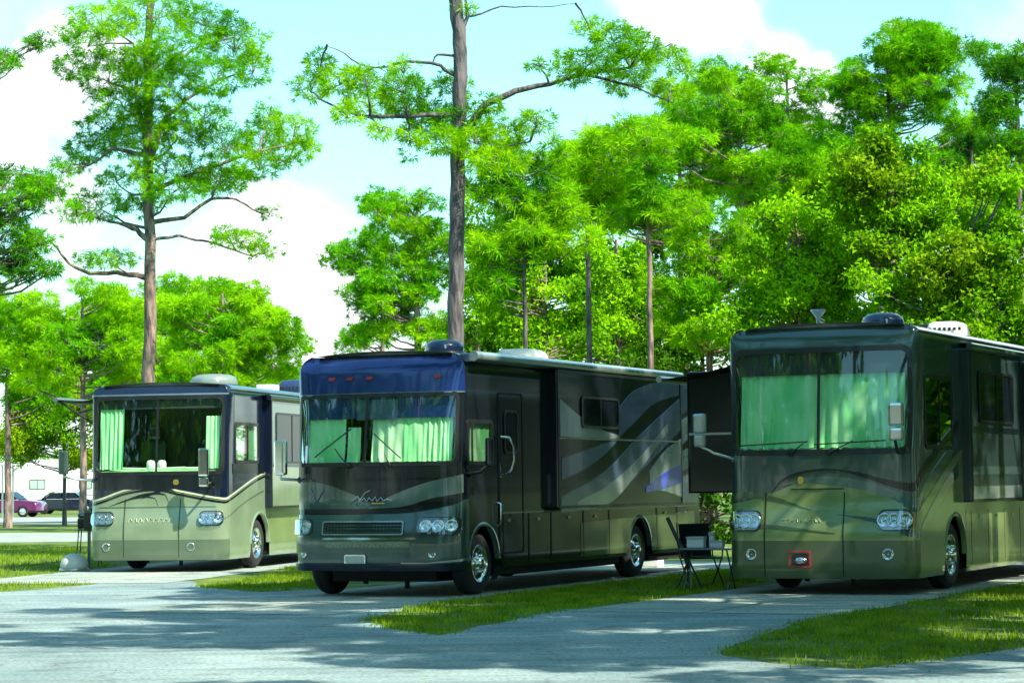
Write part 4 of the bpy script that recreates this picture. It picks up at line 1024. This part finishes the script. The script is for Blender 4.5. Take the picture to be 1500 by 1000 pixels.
# right hand wood
bg_tree('pine_tree', 'lime pine with drooping boughs right of the tall bare trunk', 770, 66, [(740,280,50,34),(800,300,60,34),(790,230,60,30),(720,250,36,34),(830,330,40,40),(750,350,60,44),(720,420,40,40)], 'needle_lime', bark='bark_grey', extra='needle', dens=1.0, r0=.07, size=(.30, .022))
bg_tree('pine_tree', 'slender pine with a grey trunk and feathery lime crown', 862, 72, [(850,250,50,34),(890,290,60,40),(840,310,40,30),(900,230,50,34),(880,210,50,24),(960,200,40,20)], 'needle_lime', dens=1.0, r0=.11, bark='bark_grey', size=(.30, .022))
bg_tree('pine_tree', 'slender pine with a pale trunk and crown touching the tall tree mass', 953, 70, [(950,230,60,36),(980,300,56,34),(930,320,46,24),(930,190,40,20)], 'needle_lime', extra='needle', dens=1.0, r0=.12, size=(.30, .022))
bg_tree('pine_tree', 'broad pine topping the wood below the pale cloud', 1090, 88, [(1090,130,60,34),(1060,170,70,30),(1130,190,50,30),(1040,210,80,36),(1100,260,80,40),(1160,240,50,30)], 'needle', extra='needle_lime', dens=1.0, r0=.2)
bg_tree('pine_tree', 'tallest round crowned pine at right with sky through its limbs', 1310, 92, [(1335,66,90,34),(1280,110,66,40),(1400,90,54,44),(1330,140,90,40),(1255,160,50,30),(1400,160,46,40),(1260,210,70,34),(1330,60,60,30)], 'needle', extra='needle_lime', dens=1.0, r0=.22)
bg_tree('pine_tree', 'dark pine cut by the right edge of the scene', 1500, 80, [(1495,70,42,36),(1490,130,40,40),(1475,190,40,30),(1500,230,40,30)], 'needle_dark', extra='needle', dens=1.1, r0=.2)
bg_tree('oak_tree', 'yellow tinged oak in front of the tall pines at right', 1290, 68, [(1290,230,74,40),(1350,280,80,44),(1260,300,60,44),(1310,350,90,44),(1400,300,56,50)], 'leaf', 'leaf', extra='leaf_yellow', dens=1.3, r0=.14, top=270, bark='bark_grey')
bg_tree('oak_tree', 'dark oak behind the right motorhome roof', 1400, 64, [(1400,380,80,44),(1330,420,80,44),(1440,440,80,50),(1380,480,90,30),(1470,350,60,60),(1480,260,40,40),(1480,480,40,40)], 'leaf', 'leaf', extra='leaf_yellow', dens=1.3, r0=.14, top=400, bark='bark_grey')
bg_tree('oak_tree', 'olive green oak between the slender pines and the dark oak', 1170, 70, [(1170,330,70,40),(1210,390,70,50),(1130,400,70,44),(1200,460,90,40),(1100,470,70,36)], 'leaf', 'leaf', extra='needle_lime', dens=1.3, r0=.18)
bg_tree('broadleaf_tree', 'vivid green tree with drooping sprays over the middle motorhome rear', 1040, 74, [(1050,330,60,36),(1080,390,70,36),(1010,420,60,40),(1040,480,70,34),(1000,360,40,30)], 'needle_lime', extra='needle', dens=1.05, r0=.16)
bg_tree('broadleaf_tree', 'leafy green understory tree left of the slender grey trunk', 800, 78, [(760,380,50,36),(800,430,60,40),(730,440,50,44),(760,490,60,26),(830,480,50,30)], 'leaf', 'leaf', extra='needle_lime', dens=1.2, r0=.14)
bg_tree('broadleaf_tree', 'leafy understory tree between the two slender trunks', 905, 82, [(900,400,50,40),(910,460,60,40),(880,500,60,26),(980,480,40,40),(860,350,40,30)], 'leaf', 'leaf', extra='needle_lime', dens=1.1, r0=.14)
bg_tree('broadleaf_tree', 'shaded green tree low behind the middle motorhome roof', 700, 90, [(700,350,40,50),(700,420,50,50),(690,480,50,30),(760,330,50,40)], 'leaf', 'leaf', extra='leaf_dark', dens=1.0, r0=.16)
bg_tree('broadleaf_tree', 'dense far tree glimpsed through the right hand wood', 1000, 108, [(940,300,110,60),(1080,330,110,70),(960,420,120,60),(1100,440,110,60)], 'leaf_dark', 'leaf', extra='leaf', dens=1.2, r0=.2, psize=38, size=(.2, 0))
bg_tree('broadleaf_tree', 'dense far tree closing the wood behind the oaks', 1300, 108, [(1230,280,110,70),(1380,310,120,90),(1250,420,120,70),(1420,450,110,70)], 'leaf_dark', 'leaf', extra='leaf', dens=1.2, r0=.2, psize=38, size=(.2, 0))
bg_tree('broadleaf_tree', 'far understory tree seen under the lime pines', 800, 112, [(760,400,90,60),(860,430,90,60),(760,500,100,40),(880,500,90,40)], 'leaf', 'leaf', extra='leaf_dark', dens=1.2, r0=.2, psize=38, size=(.2, 0))
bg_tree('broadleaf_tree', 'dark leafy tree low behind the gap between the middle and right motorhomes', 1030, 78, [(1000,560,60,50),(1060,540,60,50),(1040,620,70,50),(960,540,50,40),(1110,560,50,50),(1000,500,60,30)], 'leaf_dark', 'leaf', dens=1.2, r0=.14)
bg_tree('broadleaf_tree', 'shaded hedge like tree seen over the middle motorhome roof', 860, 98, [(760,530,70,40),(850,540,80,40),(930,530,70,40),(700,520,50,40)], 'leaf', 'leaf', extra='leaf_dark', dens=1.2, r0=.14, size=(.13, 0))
bg_tree('shrub', 'dark understory shrub beside the middle motorhome rear', 1040, 62, [(1010,720,50,40),(1060,700,50,50),(1000,650,60,50),(1080,780,60,30),(980,780,40,30),(940,740,50,40)], 'leaf_dark', 'leaf', dens=1.0, r0=.06, psize=30)

bg_tree('pine_tree', 'leafy lime pine rising in the wood behind the slender trunks', 1000, 96, [(900,225,60,36),(960,200,60,36),(1010,165,50,34),(1060,200,70,50),(980,260,80,40),(900,290,70,40),(820,250,50,40)], 'needle', extra='needle_lime', dens=1.0, r0=.2, psize=30)
bg_tree('pine_tree', 'pine with a flat crown filling the wood above the oaks', 1160, 98, [(1060,115,40,24),(1120,105,50,30),(1180,130,30,36),(1150,190,60,44),(1200,220,50,50),(1130,260,90,44),(1230,280,70,50)], 'needle', extra='needle_lime', dens=1.0, r0=.2, psize=28)
bg_tree('pine_tree', 'green pine crown closing the gap by the right edge above the dark oak', 1430, 96, [(1420,230,60,46),(1370,260,60,40),(1470,300,60,50),(1440,180,40,30)], 'needle', extra='needle_dark', dens=1.0, r0=.2, psize=28)
bg_tree('broadleaf_tree', 'low broad tree filling the left background below the tall pine', 170, 110, [(60,500,70,40),(150,480,80,40),(240,450,70,40),(330,460,80,40),(400,500,50,30),(120,560,90,40),(270,520,100,40),(380,550,70,30)], 'needle_lime', extra='needle', dens=1.0, r0=.2, psize=30)
# shade trees standing outside the picture, over the road and the parking bays
SHADE = [(7.4, 25, 10, 18, 7.0, 52), (-7.3, 23, 10, 17, 7.0, 34), (9.0, 28, 9.5, 19, 6.0, 40), (6.6, 19.5, 8.5, 17, 5.0, 34), (13.5, 27, 8, 18, 4.5, 50), (10.5, 34.5, 11.5, 20, 5.5, 42), (16, 35, 9, 18, 4.5, 46), (4.2, 11, 7, 15, 4.5, 44), (10, 17, 8, 17, 4.5, 46), (12.5, 22, 9, 17, 4.5, 46),
         (-7.6, 27, 10, 17, 5.5, 46), (-6.8, 18, 9, 16, 5.0, 44), (15, 41, 11, 19, 4.5, 46), (8.5, 7, 8, 16, 4, 36), (0.5, -6, 6, 15, 5, 40), (-12, -3, 5, 15, 5, 40), (12, -2, 5, 15, 5, 40)]
for i, (x, y, z0, z1, rad_, cnt) in enumerate(SHADE):
    pf = []
    for _ in range(int(cnt * .76)):
        z = random.uniform(z0, z1); a = random.uniform(0, 6.28); q = rad_ * math.sqrt(random.random()) * (1.05 - .6 * (z - z0) / (z1 - z0)); k = random.uniform(.5, .95)
        pf.append(((x + q * math.cos(a), y + q * math.sin(a), z), (k, k, k * .5)))
    make_tree('pine_tree', 'tall shade pine standing out of the picture near the camera', 'tree', (x, y, 0), [(x, y, 0), (x + .1, y, z0 * .6), (x - .1, y + .1, z0 + 2), (x, y, z1)], pf, 'needle', .22, density=.95, size=(.34, .045), group='pines shading the road')

# the same wood goes on to the right of the bays and behind the camera
def copy_tree(o, loc, rz, sc, label):
    r = o.copy(); COL.objects.link(r); r.location = loc; r.rotation_euler.z = rz; r.scale = (sc, sc, sc); r['label'] = label
    for ch in list(o.children): c = ch.copy(); COL.objects.link(c); c.parent = r
    return r
RING = [(21, 55, 1.0), (24, 61, 1.1), (26, 67, 1.2), (27, 56, 1.0), (31, 66, 1.2), (34, 58, 1.3), (29, 73, 1.3), (36, 74, 1.4), (33, 48, 1.2), (-24, 24, 1.1), (-27, 31, 1.2), (-33, 22, 1.3), (-20, 3, 1), (-32, 38, 1.3), (-26, 3, 1.2), (17, 30, .9), (19, 36, 1.0), (20.5, 43, .9), (24, 50, 1.1), (18, 24, .8), (22, 31, 1.1), (26, 40, 1), (15.5, 18, .8), (17, 12, 1), (20, 6, 1), (25, 20, 1.1), (14, 5, .7), (9, -9, .8), (4, -12, 1), (-3, -13, .8), (-7, -11, 1), (-13, -9, .8), (-19, -6, 1), (-17, 2, .8),
        (-20, 9, 1), (-15, 13, .9), (1, -18, 1.1), (8, -18, 1.1), (-9, -18, 1.1), (-22, 17, 1), (16, -12, 1), (22, -4, 1), (-28, 10, 1.1), (-4, -24, 1.3), (30, 30, 1.3), (30, 12, 1.3)]
RT = [make_tree('oak_tree', 'bushy oak standing out of the picture', 'tree', (x, y, 0), [(x, y, 0), (x, y, 4), (x, y, 10)], [((x + random.uniform(-3.2, 3.2), y + random.uniform(-3.2, 3.2), random.uniform(1.6, 12)), (1.3, 1.3, .9)) for _ in range(55)], 'leaf_dark', .2, 'leaf', density=.22, size=(.22, 0), group='oaks around the parking bays', extra='leaf') for x, y, _ in RING[:2]]
for i, (x, y, k) in enumerate(RING[2:]): copy_tree(RT[i % 2], (x, y, 0), random.uniform(0, 6.28), k, 'bushy oak standing out of the picture')

# ------------------------------------------------------------------ small things
def ground_dome():
    o = empty('satellite_dome', (*gp(107, 836), .0)); tag(o, 'pale portable satellite dome on the grass left of the sage motorhome', 'satellite dome')
    mb = MB(); mb.lathe([(.26, .07), (.27, .12), (.25, .2), (.19, .29), (.1, .335), (.001, .345)], M['offwhite'], 24); mb.build('dome', o)
    b_ = MB(); b_.lathe([(.001, 0), (.27, 0), (.29, .03), (.27, .07), (.001, .07)], M['steel'], 24); b_.build('base', o)
ground_dome()
def grill():
    x, y = gp(113, 832); o = empty('barbecue_grill', (x, y + 1.2, .0)); tag(o, 'dark box barbecue grill on thin legs beside the sage motorhome', 'grill')
    b_ = MB(); b_.box((-.2, -.2, .78), (.2, .2, .98), M['black'], .03); b_.build('firebox', o)
    l = MB(); l.box((-.2, -.2, .99), (.2, .2, 1.1), M['slate'], .05); l.tube([(-.12, -.22, 1.04), (-.12, -.26, 1.04), (.12, -.26, 1.04), (.12, -.22, 1.04)], .01, M['steel']); l.build('lid', o)
    for sx in (-.17, .17):
        for sy in (-.16, .16): q = MB(); q.tube([(sx, sy, .79), (sx * 1.35, sy * 1.2, .0)], .012, M['black']); q.build('leg', o)
grill()
def pedestal():
    x, y = gp(120, 834); o = empty('utility_post', (x + .05, y + .4, 0)); tag(o, 'thin utility post with a box next to the sage motorhome corner', 'utility post')
    q = MB(); q.box((-.03, -.03, 0), (.03, .03, 1.15), M['slate'], .005); q.build('post', o)
    q = MB(); q.box((-.09, -.06, .75), (.09, .06, 1.12), M['black'], .01); q.build('box', o)
pedestal()
# camp table with things on it, beside the right motorhome
tx, ty = gp(1034, 862)
def camp_table():
    o = empty('folding_table', (tx, ty, 0), R(-20)); tag(o, 'small folding camp table with a blue top left of the olive motorhome', 'table')
    t = MB(); t.box((-.38, -.28, .58), (.38, .28, .61), M['bluegrey'], .01); t.build('table_top', o)
    for sx in (-.33, .33):
        q = MB(); q.tube([(sx, -.24, .58), (sx, .22, 0)], .013, M['slate']); q.build('leg', o)
        q = MB(); q.tube([(sx, .24, .58), (sx, -.22, 0)], .013, M['slate']); q.build('leg', o)
camp_table()
def crate(dx, dy, w, h, label, mat='white', d=.14, z=.612):
    o = empty('storage_box', (tx + dx, ty + dy, z), R(-20)); tag(o, label, 'box', 'white boxes on the camp table')
    q = MB(); q.box((-w / 2, -d / 2, 0), (w / 2, d / 2, h * .78), M[mat], .012); q.build('box', o)
    q = MB(); q.box((-w / 2 - .008, -d / 2 - .008, h * .78), (w / 2 + .008, d / 2 + .008, h), M['offwhite'], .008); q.build('lid', o)
crate(-.18, .06, .26, .16, 'larger white box at the left end of the camp table')
crate(.12, .0, .2, .10, 'flat white box at the right end of the camp table')
crate(.06, .16, .08, .22, 'slim upright white box at the back of the camp table', d=.08)
def cooler():
    x, y = gp(948, 834); o = empty('cooler', (x, y + 1.5, 0.0), R(-20)); tag(o, 'white cooler on the ground by the middle motorhome rear', 'cooler')
    q = MB(); q.box((-.3, -.18, 0), (.3, .18, .3), M['white'], .03); q.build('chest', o)
    q = MB(); q.box((-.31, -.19, .305), (.31, .19, .38), M['white'], .025); q.build('lid', o)
    q = MB(); q.tube([(-.31, -.1, .2), (-.36, -.1, .22), (-.36, .1, .22), (-.31, .1, .2)], .012, M['black']); q.build('handle', o)
cooler()
def camp_chair(x, y, rz, label, fabric):
    o = empty('camp_chair', (x, y, 0), rz); tag(o, label, 'chair')
    q = MB(); q.box((-.25, -.22, .40), (.25, .22, .43), M[fabric], .01); q.build('seat', o)
    q = MB(); q.grid([[(-.25 + .5 * k / 6, .22 + .10 * j / 4 + .03 * math.sin(math.pi * k / 6), .43 + .5 * j / 4) for k in range(7)] for j in range(5)], M[fabric]); q.build('backrest', o)
    for sx in (-.27, .27):
        q = MB(); q.tube([(sx, .33, .95), (sx, .22, .43), (sx, -.25, 0)], .012, M['black']); q.build('leg', o)
        q = MB(); q.tube([(sx, -.25, .62), (sx, -.2, .42), (sx, .25, 0)], .012, M['black']); q.build('leg', o)
        q = MB(); q.box((sx - .03, -.27, .61), (sx + .03, .27, .635), M['black'], .008); q.build('armrest', o)
camp_chair(tx - .0, ty + 1.6, R(15), 'dark camp chair behind the small folding table', 'black')
def umbrella_pole():
    # slanted dark strut seen by the middle coach's rear
    x, y = gp(1010, 862); o = empty('tripod_stand', (x - .05, y, 0)); tag(o, 'dark green tripod stand on the grass left of the olive motorhome', 'stand')
    q = MB(); q.tube([(0, 0, .35), (-.30, .2, 1.05)], .03, M['black']); q.build('pole', o)
    for a in (30, 150, 270): q = MB(); q.tube([(0, 0, .42), (.22 * math.cos(R(a)), .22 * math.sin(R(a)), 0)], .014, M['slate']); q.build('leg', o)
umbrella_pole()

# far left: parked cars, white trailer, carport
def car(name, label, loc, rz, mat, sc=1.0, h=1.45):
    o = empty(name, loc, rz); tag(o, label, 'car', 'cars parked far left'); o.scale = (sc, sc, sc)
    L, W = 4.5, 1.75; prof = [(-2.25, .35), (-2.25, .72), (-2.1, .85), (-1.5, .92), (-1.1, .95), (1.5, .95), (2.1, .92), (2.25, .8), (2.25, .35)]
    b_ = MB(); rows = []
    for yy, k in ((-W / 2, .96), (-W / 2 + .06, 1), (W / 2 - .06, 1), (W / 2, .96)): rows.append([(x * k, yy, .35 + (z - .35) * (k if k < 1 else 1)) for x, z in prof])
    b_.grid(rows, M[mat]); b_.poly(rows[0], M[mat]); b_.poly(rows[-1], M[mat]); b_.box((-2.2, -W / 2 + .02, .25), (2.2, W / 2 - .02, .36), M['under'], .02)
    roof = [(-1.15, .94), (-.55, h - .04), (-.3, h), (.75, h), (1.0, h - .05), (1.6, .94)]
    rows = [[(x * k, yy * kk, z) for x, z in roof] for yy, k, kk in ((-W / 2 + .08, 1, 1), (-W / 2 + .2, .98, 1), (W / 2 - .2, .98, 1), (W / 2 - .08, 1, 1))]
    # taper the cabin
    rows = [[(x, y_ * (1 - .16 * (z - .94) / (h - .94)), z) for x, y_, z in r_] for r_ in rows]
    b_.grid(rows, M[mat]); b_.build('body', o)
    g_ = MB()
    for sg in (-1, 1):
        f = lambda x, z: (x, sg * ((W / 2 - .08) * (1 - .16 * (z - .94) / (h - .94)) + .006), z)
        g_.poly([f(-1.0, .97), f(-.5, h - .09), (f(.2, h - .07)), f(.2, .97)], M['privacy']); g_.poly([f(.27, .97), f(.27, h - .07), f(.85, h - .09), f(1.42, .97)], M['privacy'])
    for x0, x1, z0, z1 in ((-1.12, -.6, .99, h - .07), (1.57, 1.05, .99, h - .07)):
        y0 = W / 2 - .2; y1 = y0 * .88; e_ = .012 * (1 if x0 > 0 else -1); g_.poly([(x0 + e_, -y0, z0), (x0 + e_, y0, z0), (x1 + e_, y1, z1), (x1 + e_, -y1, z1)], M['privacy'])
    g_.build('windows', o)
    for x in (-1.4, 1.4):
        for sg in (-1, 1):
            q = MB(); q.lathe([(.2, -.1), (.31, -.1), (.33, -.06), (.33, .06), (.31, .1), (.2, .1)], M['rubber'], 20, (x, sg * (W / 2 - .1), .33), 'y'); w_ = q.build('wheel', o)
            q = MB(); q.lathe([(.2, 0), (.17, sg * .01), (.05, sg * .02), (.001, sg * .02)], M['chrome'], 14, (x, sg * (W / 2 - .01), .33), 'y'); q.build('rim', w_)
    for sg in (-1, 1):
        q = MB(); q.box((-2.2, sg * .62 - .14, .66), (-2.13 + .0, sg * .62 + .14, .80), M['chrome'], .02); q.build('headlight', o)
        q = MB(); q.box((2.17, sg * .66 - .12, .68), (2.27, sg * .66 + .12, .84), M['red'], .02); q.build('tail_light', o)
    return o
x, y = gp(4, 757)
car('parked_car', 'magenta car parked by the white trailer at far left', (x - .0, y, 0), R(172), 'magenta')
car('parked_car', 'dark blue car tucked beyond the magenta car toward the sage motorhome', (*gp(98, 752), 0), R(178), 'navy', .95)
car('parked_car', 'dark car partly hidden by the left motorhome', (gp(150, 752)[0], gp(150, 752)[1] + 1, 0), R(95), 'bodyblack', .95)
def trailer():
    x, y = gp(92, 748); o = empty('travel_trailer', (x - 1.0, y + 2, 0), R(4)); tag(o, 'white trailer with sloping front far left behind the magenta car', 'trailer')
    b_ = MB(); prof = [(-3.2, .6), (-3.3, 1.5), (-2.6, 2.75), (-1.4, 3.55), (3.2, 3.6), (3.3, .6)]
    rows = [[(x_, yy, z) for x_, z in prof] for yy in (-1.2, 1.2)]; b_.grid(rows, M['whitepaint'], False); b_.poly(rows[0], M['whitepaint']); b_.poly(rows[1], M['whitepaint'])
    b_.box((-3.25, -1.15, .45), (3.25, 1.15, .62), M['white'], .02); b_.build('body', o)
    F = lambda s_, z, off=0: Vector((s_, -1.2 - off, z))
    window(o, F, -1.6, -.5, 1.5, 2.2, 'clearish'); window(o, F, 1.8, 2.7, 1.5, 2.2, 'clearish')
    d = MB(); d.ring(F, .4, 1.1, .7, 2.6, .03, .015, M['steel'], .05, .01); d.build('door', o)
    for sx in (-.2, .55):
        q = MB(); q.lathe([(.15, -.1), (.33, -.1), (.34, .1), (.15, .1)], M['rubber'], 18, (sx, -1.05, .34), 'y'); q.build('wheel', o)
    st = MB(); st.ribbon(F, lin(-3.0, 3.2, 8), lambda q: 1.05, lambda q: 1.12, .006, M['steel'], 1); st.build('stripe', o)
trailer()
def trailer2():
    x, y = gp(0, 750); o = empty('travel_trailer', (x - 5.2, y + 9, 0), R(-3)); tag(o, 'boxy white trailer at the left edge behind the dark canopy', 'trailer')
    b_ = MB(); b_.box((-4, -1.2, .5), (4.6, 1.2, 3.0), M['whitepaint'], .15); b_.build('body', o)
    F = lambda s_, z, off=0: Vector((s_, -1.2 - off, z)); window(o, F, 2.2, 3.4, 1.6, 2.3, 'clearish')
    q = MB(); q.lathe([(.15, -.1), (.33, -.1), (.34, .1), (.15, .1)], M['rubber'], 18, (.3, -1.05, .34), 'y'); q.build('wheel', o)
trailer2()
def canopy():
    x, y = gp(8, 757); y -= 4; o = empty('canopy', (x, y, 0)); tag(o, 'dark sloping canopy on posts above the magenta car', 'canopy')
    q = MB(); P = []
    for k in range(7):
        f = k / 6; P.append([(-2.5 + 3.9 * f, yy, 2.42 + .5 * f + .12 * math.sin(math.pi * f)) for yy in (-1.5, 0, 1.5)])
    q.grid(P, M['slate']); q.grid([[(p[0], p[1], p[2] - .03 - .2 * (i == 3)) for p in r_] for i, r_ in enumerate(P)], M['slate']); q.build('roof', o)
    for px_ in (-2.3, .9):
        for yy in (-1.4, 1.4): q = MB(); q.tube([(px_, yy, 0), (px_, yy, 2.45 + (.4 if px_ > 0 else 0))], .05, M['steel']); q.build('post', o)
canopy()

# ------------------------------------------------------------------ sky, sun, camera
sun_az = math.atan2(.76, -.65)          # direction towards the sun seen from above: (sin, cos)
EL = R(50)
w = bpy.data.worlds.new('World'); SC.world = w; w.use_nodes = True; nt = w.node_tree
bg = nt.nodes['Background']; sky = nt.nodes.new('ShaderNodeTexSky'); sky.sky_type = 'NISHITA'; sky.sun_disc = False
sky.sun_elevation = EL; sky.sun_rotation = sun_az; sky.air_density = 1.1; sky.dust_density = .9; sky.ozone_density = 2.0
tc = nt.nodes.new('ShaderNodeTexCoord'); mp = nt.nodes.new('ShaderNodeMapping'); mp.inputs['Scale'].default_value = (1, 1, 1.7); mp.inputs['Location'].default_value = (.55, .2, .3)
nz = nt.nodes.new('ShaderNodeTexNoise'); nz.inputs['Scale'].default_value = 7; nz.inputs['Detail'].default_value = 6; nz.inputs['Roughness'].default_value = .5
rp = nt.nodes.new('ShaderNodeValToRGB'); rp.color_ramp.elements[0].position = .62; rp.color_ramp.elements[1].position = .78
sp = nt.nodes.new('ShaderNodeSeparateXYZ'); mr = nt.nodes.new('ShaderNodeMapRange')
for k, v in (('From Min', .03), ('From Max', .10), ('To Min', .6), ('To Max', .0)): mr.inputs[k].default_value = v
ad = nt.nodes.new('ShaderNodeMath'); ad.operation = 'ADD'; ad.use_clamp = True
tn = nt.nodes.new('ShaderNodeMixRGB'); tn.blend_type = 'MULTIPLY'; tn.inputs[0].default_value = 1; tn.inputs[2].default_value = (.84, 1.34, 1.16, 1)
mx = nt.nodes.new('ShaderNodeMixRGB'); mx.inputs[2].default_value = (6.2, 6.7, 6.8, 1)
L = nt.links.new
L(tc.outputs['Generated'], mp.inputs[0]); L(mp.outputs[0], nz.inputs['Vector']); L(nz.outputs['Fac'], rp.inputs[0])
nz2 = nt.nodes.new('ShaderNodeTexNoise'); nz2.inputs['Scale'].default_value = 16; nz2.inputs['Detail'].default_value = 7; L(tc.outputs['Generated'], nz2.inputs['Vector'])
last = rp.outputs[0]
for (cx_, cz_, r_) in ((-.200, .145, .034), (-.178, .118, .022), (-.095, .078, .04), (-.075, .055, .045), (.128, .155, .025), (.075, .20, .026), (.35, .3, .15), (-.4, .3, .2)):
    dv = Vector((cx_, 1, cz_)).normalized(); vd = nt.nodes.new('ShaderNodeVectorMath'); vd.operation = 'DISTANCE'; vd.inputs[1].default_value = dv; L(tc.outputs['Generated'], vd.inputs[0])
    ma = nt.nodes.new('ShaderNodeMath'); ma.operation = 'MULTIPLY_ADD'; ma.inputs[1].default_value = -.22 * min(1, r_ / .05); L(nz2.outputs['Fac'], ma.inputs[0]); L(vd.outputs['Value'], ma.inputs[2])
    m2 = nt.nodes.new('ShaderNodeMapRange'); m2.interpolation_type = 'SMOOTHSTEP'; off_ = -.11 * min(1, r_ / .05)
    for k, v in (('From Min', off_ + r_ * 1.15), ('From Max', off_ + r_ * .45), ('To Min', 0), ('To Max', .95)): m2.inputs[k].default_value = v
    L(ma.outputs[0], m2.inputs['Value']); a2 = nt.nodes.new('ShaderNodeMath'); a2.operation = 'MAXIMUM'; L(last, a2.inputs[0]); L(m2.outputs[0], a2.inputs[1]); last = a2.outputs[0]
L(tc.outputs['Generated'], sp.inputs[0]); L(sp.outputs['Z'], mr.inputs['Value']); L(mr.outputs[0], ad.inputs[0]); L(last, ad.inputs[1])
L(ad.outputs[0], mx.inputs[0]); L(sky.outputs[0], tn.inputs[1]); L(tn.outputs[0], mx.inputs[1]); L(mx.outputs[0], bg.inputs[0]); bg.inputs[1].default_value = .13
sd = bpy.data.lights.new('sun', 'SUN'); sd.energy = 5; sd.angle = R(.5); sd.color = (1, .93, .77)
so = bpy.data.objects.new('sun', sd); COL.objects.link(so)
dirv = Vector((math.sin(sun_az) * math.cos(EL), math.cos(sun_az) * math.cos(EL), math.sin(EL)))
so.rotation_euler = dirv.to_track_quat('Z', 'Y').to_euler(); so.location = (20, -20, 40)

cd = bpy.data.cameras.new('camera'); cam = bpy.data.objects.new('camera', cd); COL.objects.link(cam)
cd.sensor_width = 36; cd.lens = F_PX / 1500 * 36; cd.clip_end = 5000; cd.clip_start = .1
pitch = math.atan((HOR - 500) / F_PX)
fwd = Vector((0, math.cos(pitch), math.sin(pitch))); upv = Vector((0, -math.sin(pitch), math.cos(pitch))); right = Vector((1, 0, 0))
ra = math.atan(ROLL)
r2 = right * math.cos(ra) - upv * math.sin(ra); u2 = upv * math.cos(ra) + right * math.sin(ra)
cam.matrix_world = Matrix(((r2.x, u2.x, -fwd.x, 0), (r2.y, u2.y, -fwd.y, 0), (r2.z, u2.z, -fwd.z, CAMZ), (0, 0, 0, 1)))
SC.camera = cam
SC.render.engine = 'CYCLES'
SC.cycles.transparent_max_bounces = 12
vs = SC.view_settings; vs.view_transform = 'Standard'; vs.look = 'None'; vs.exposure = 1.0; vs.gamma = 1
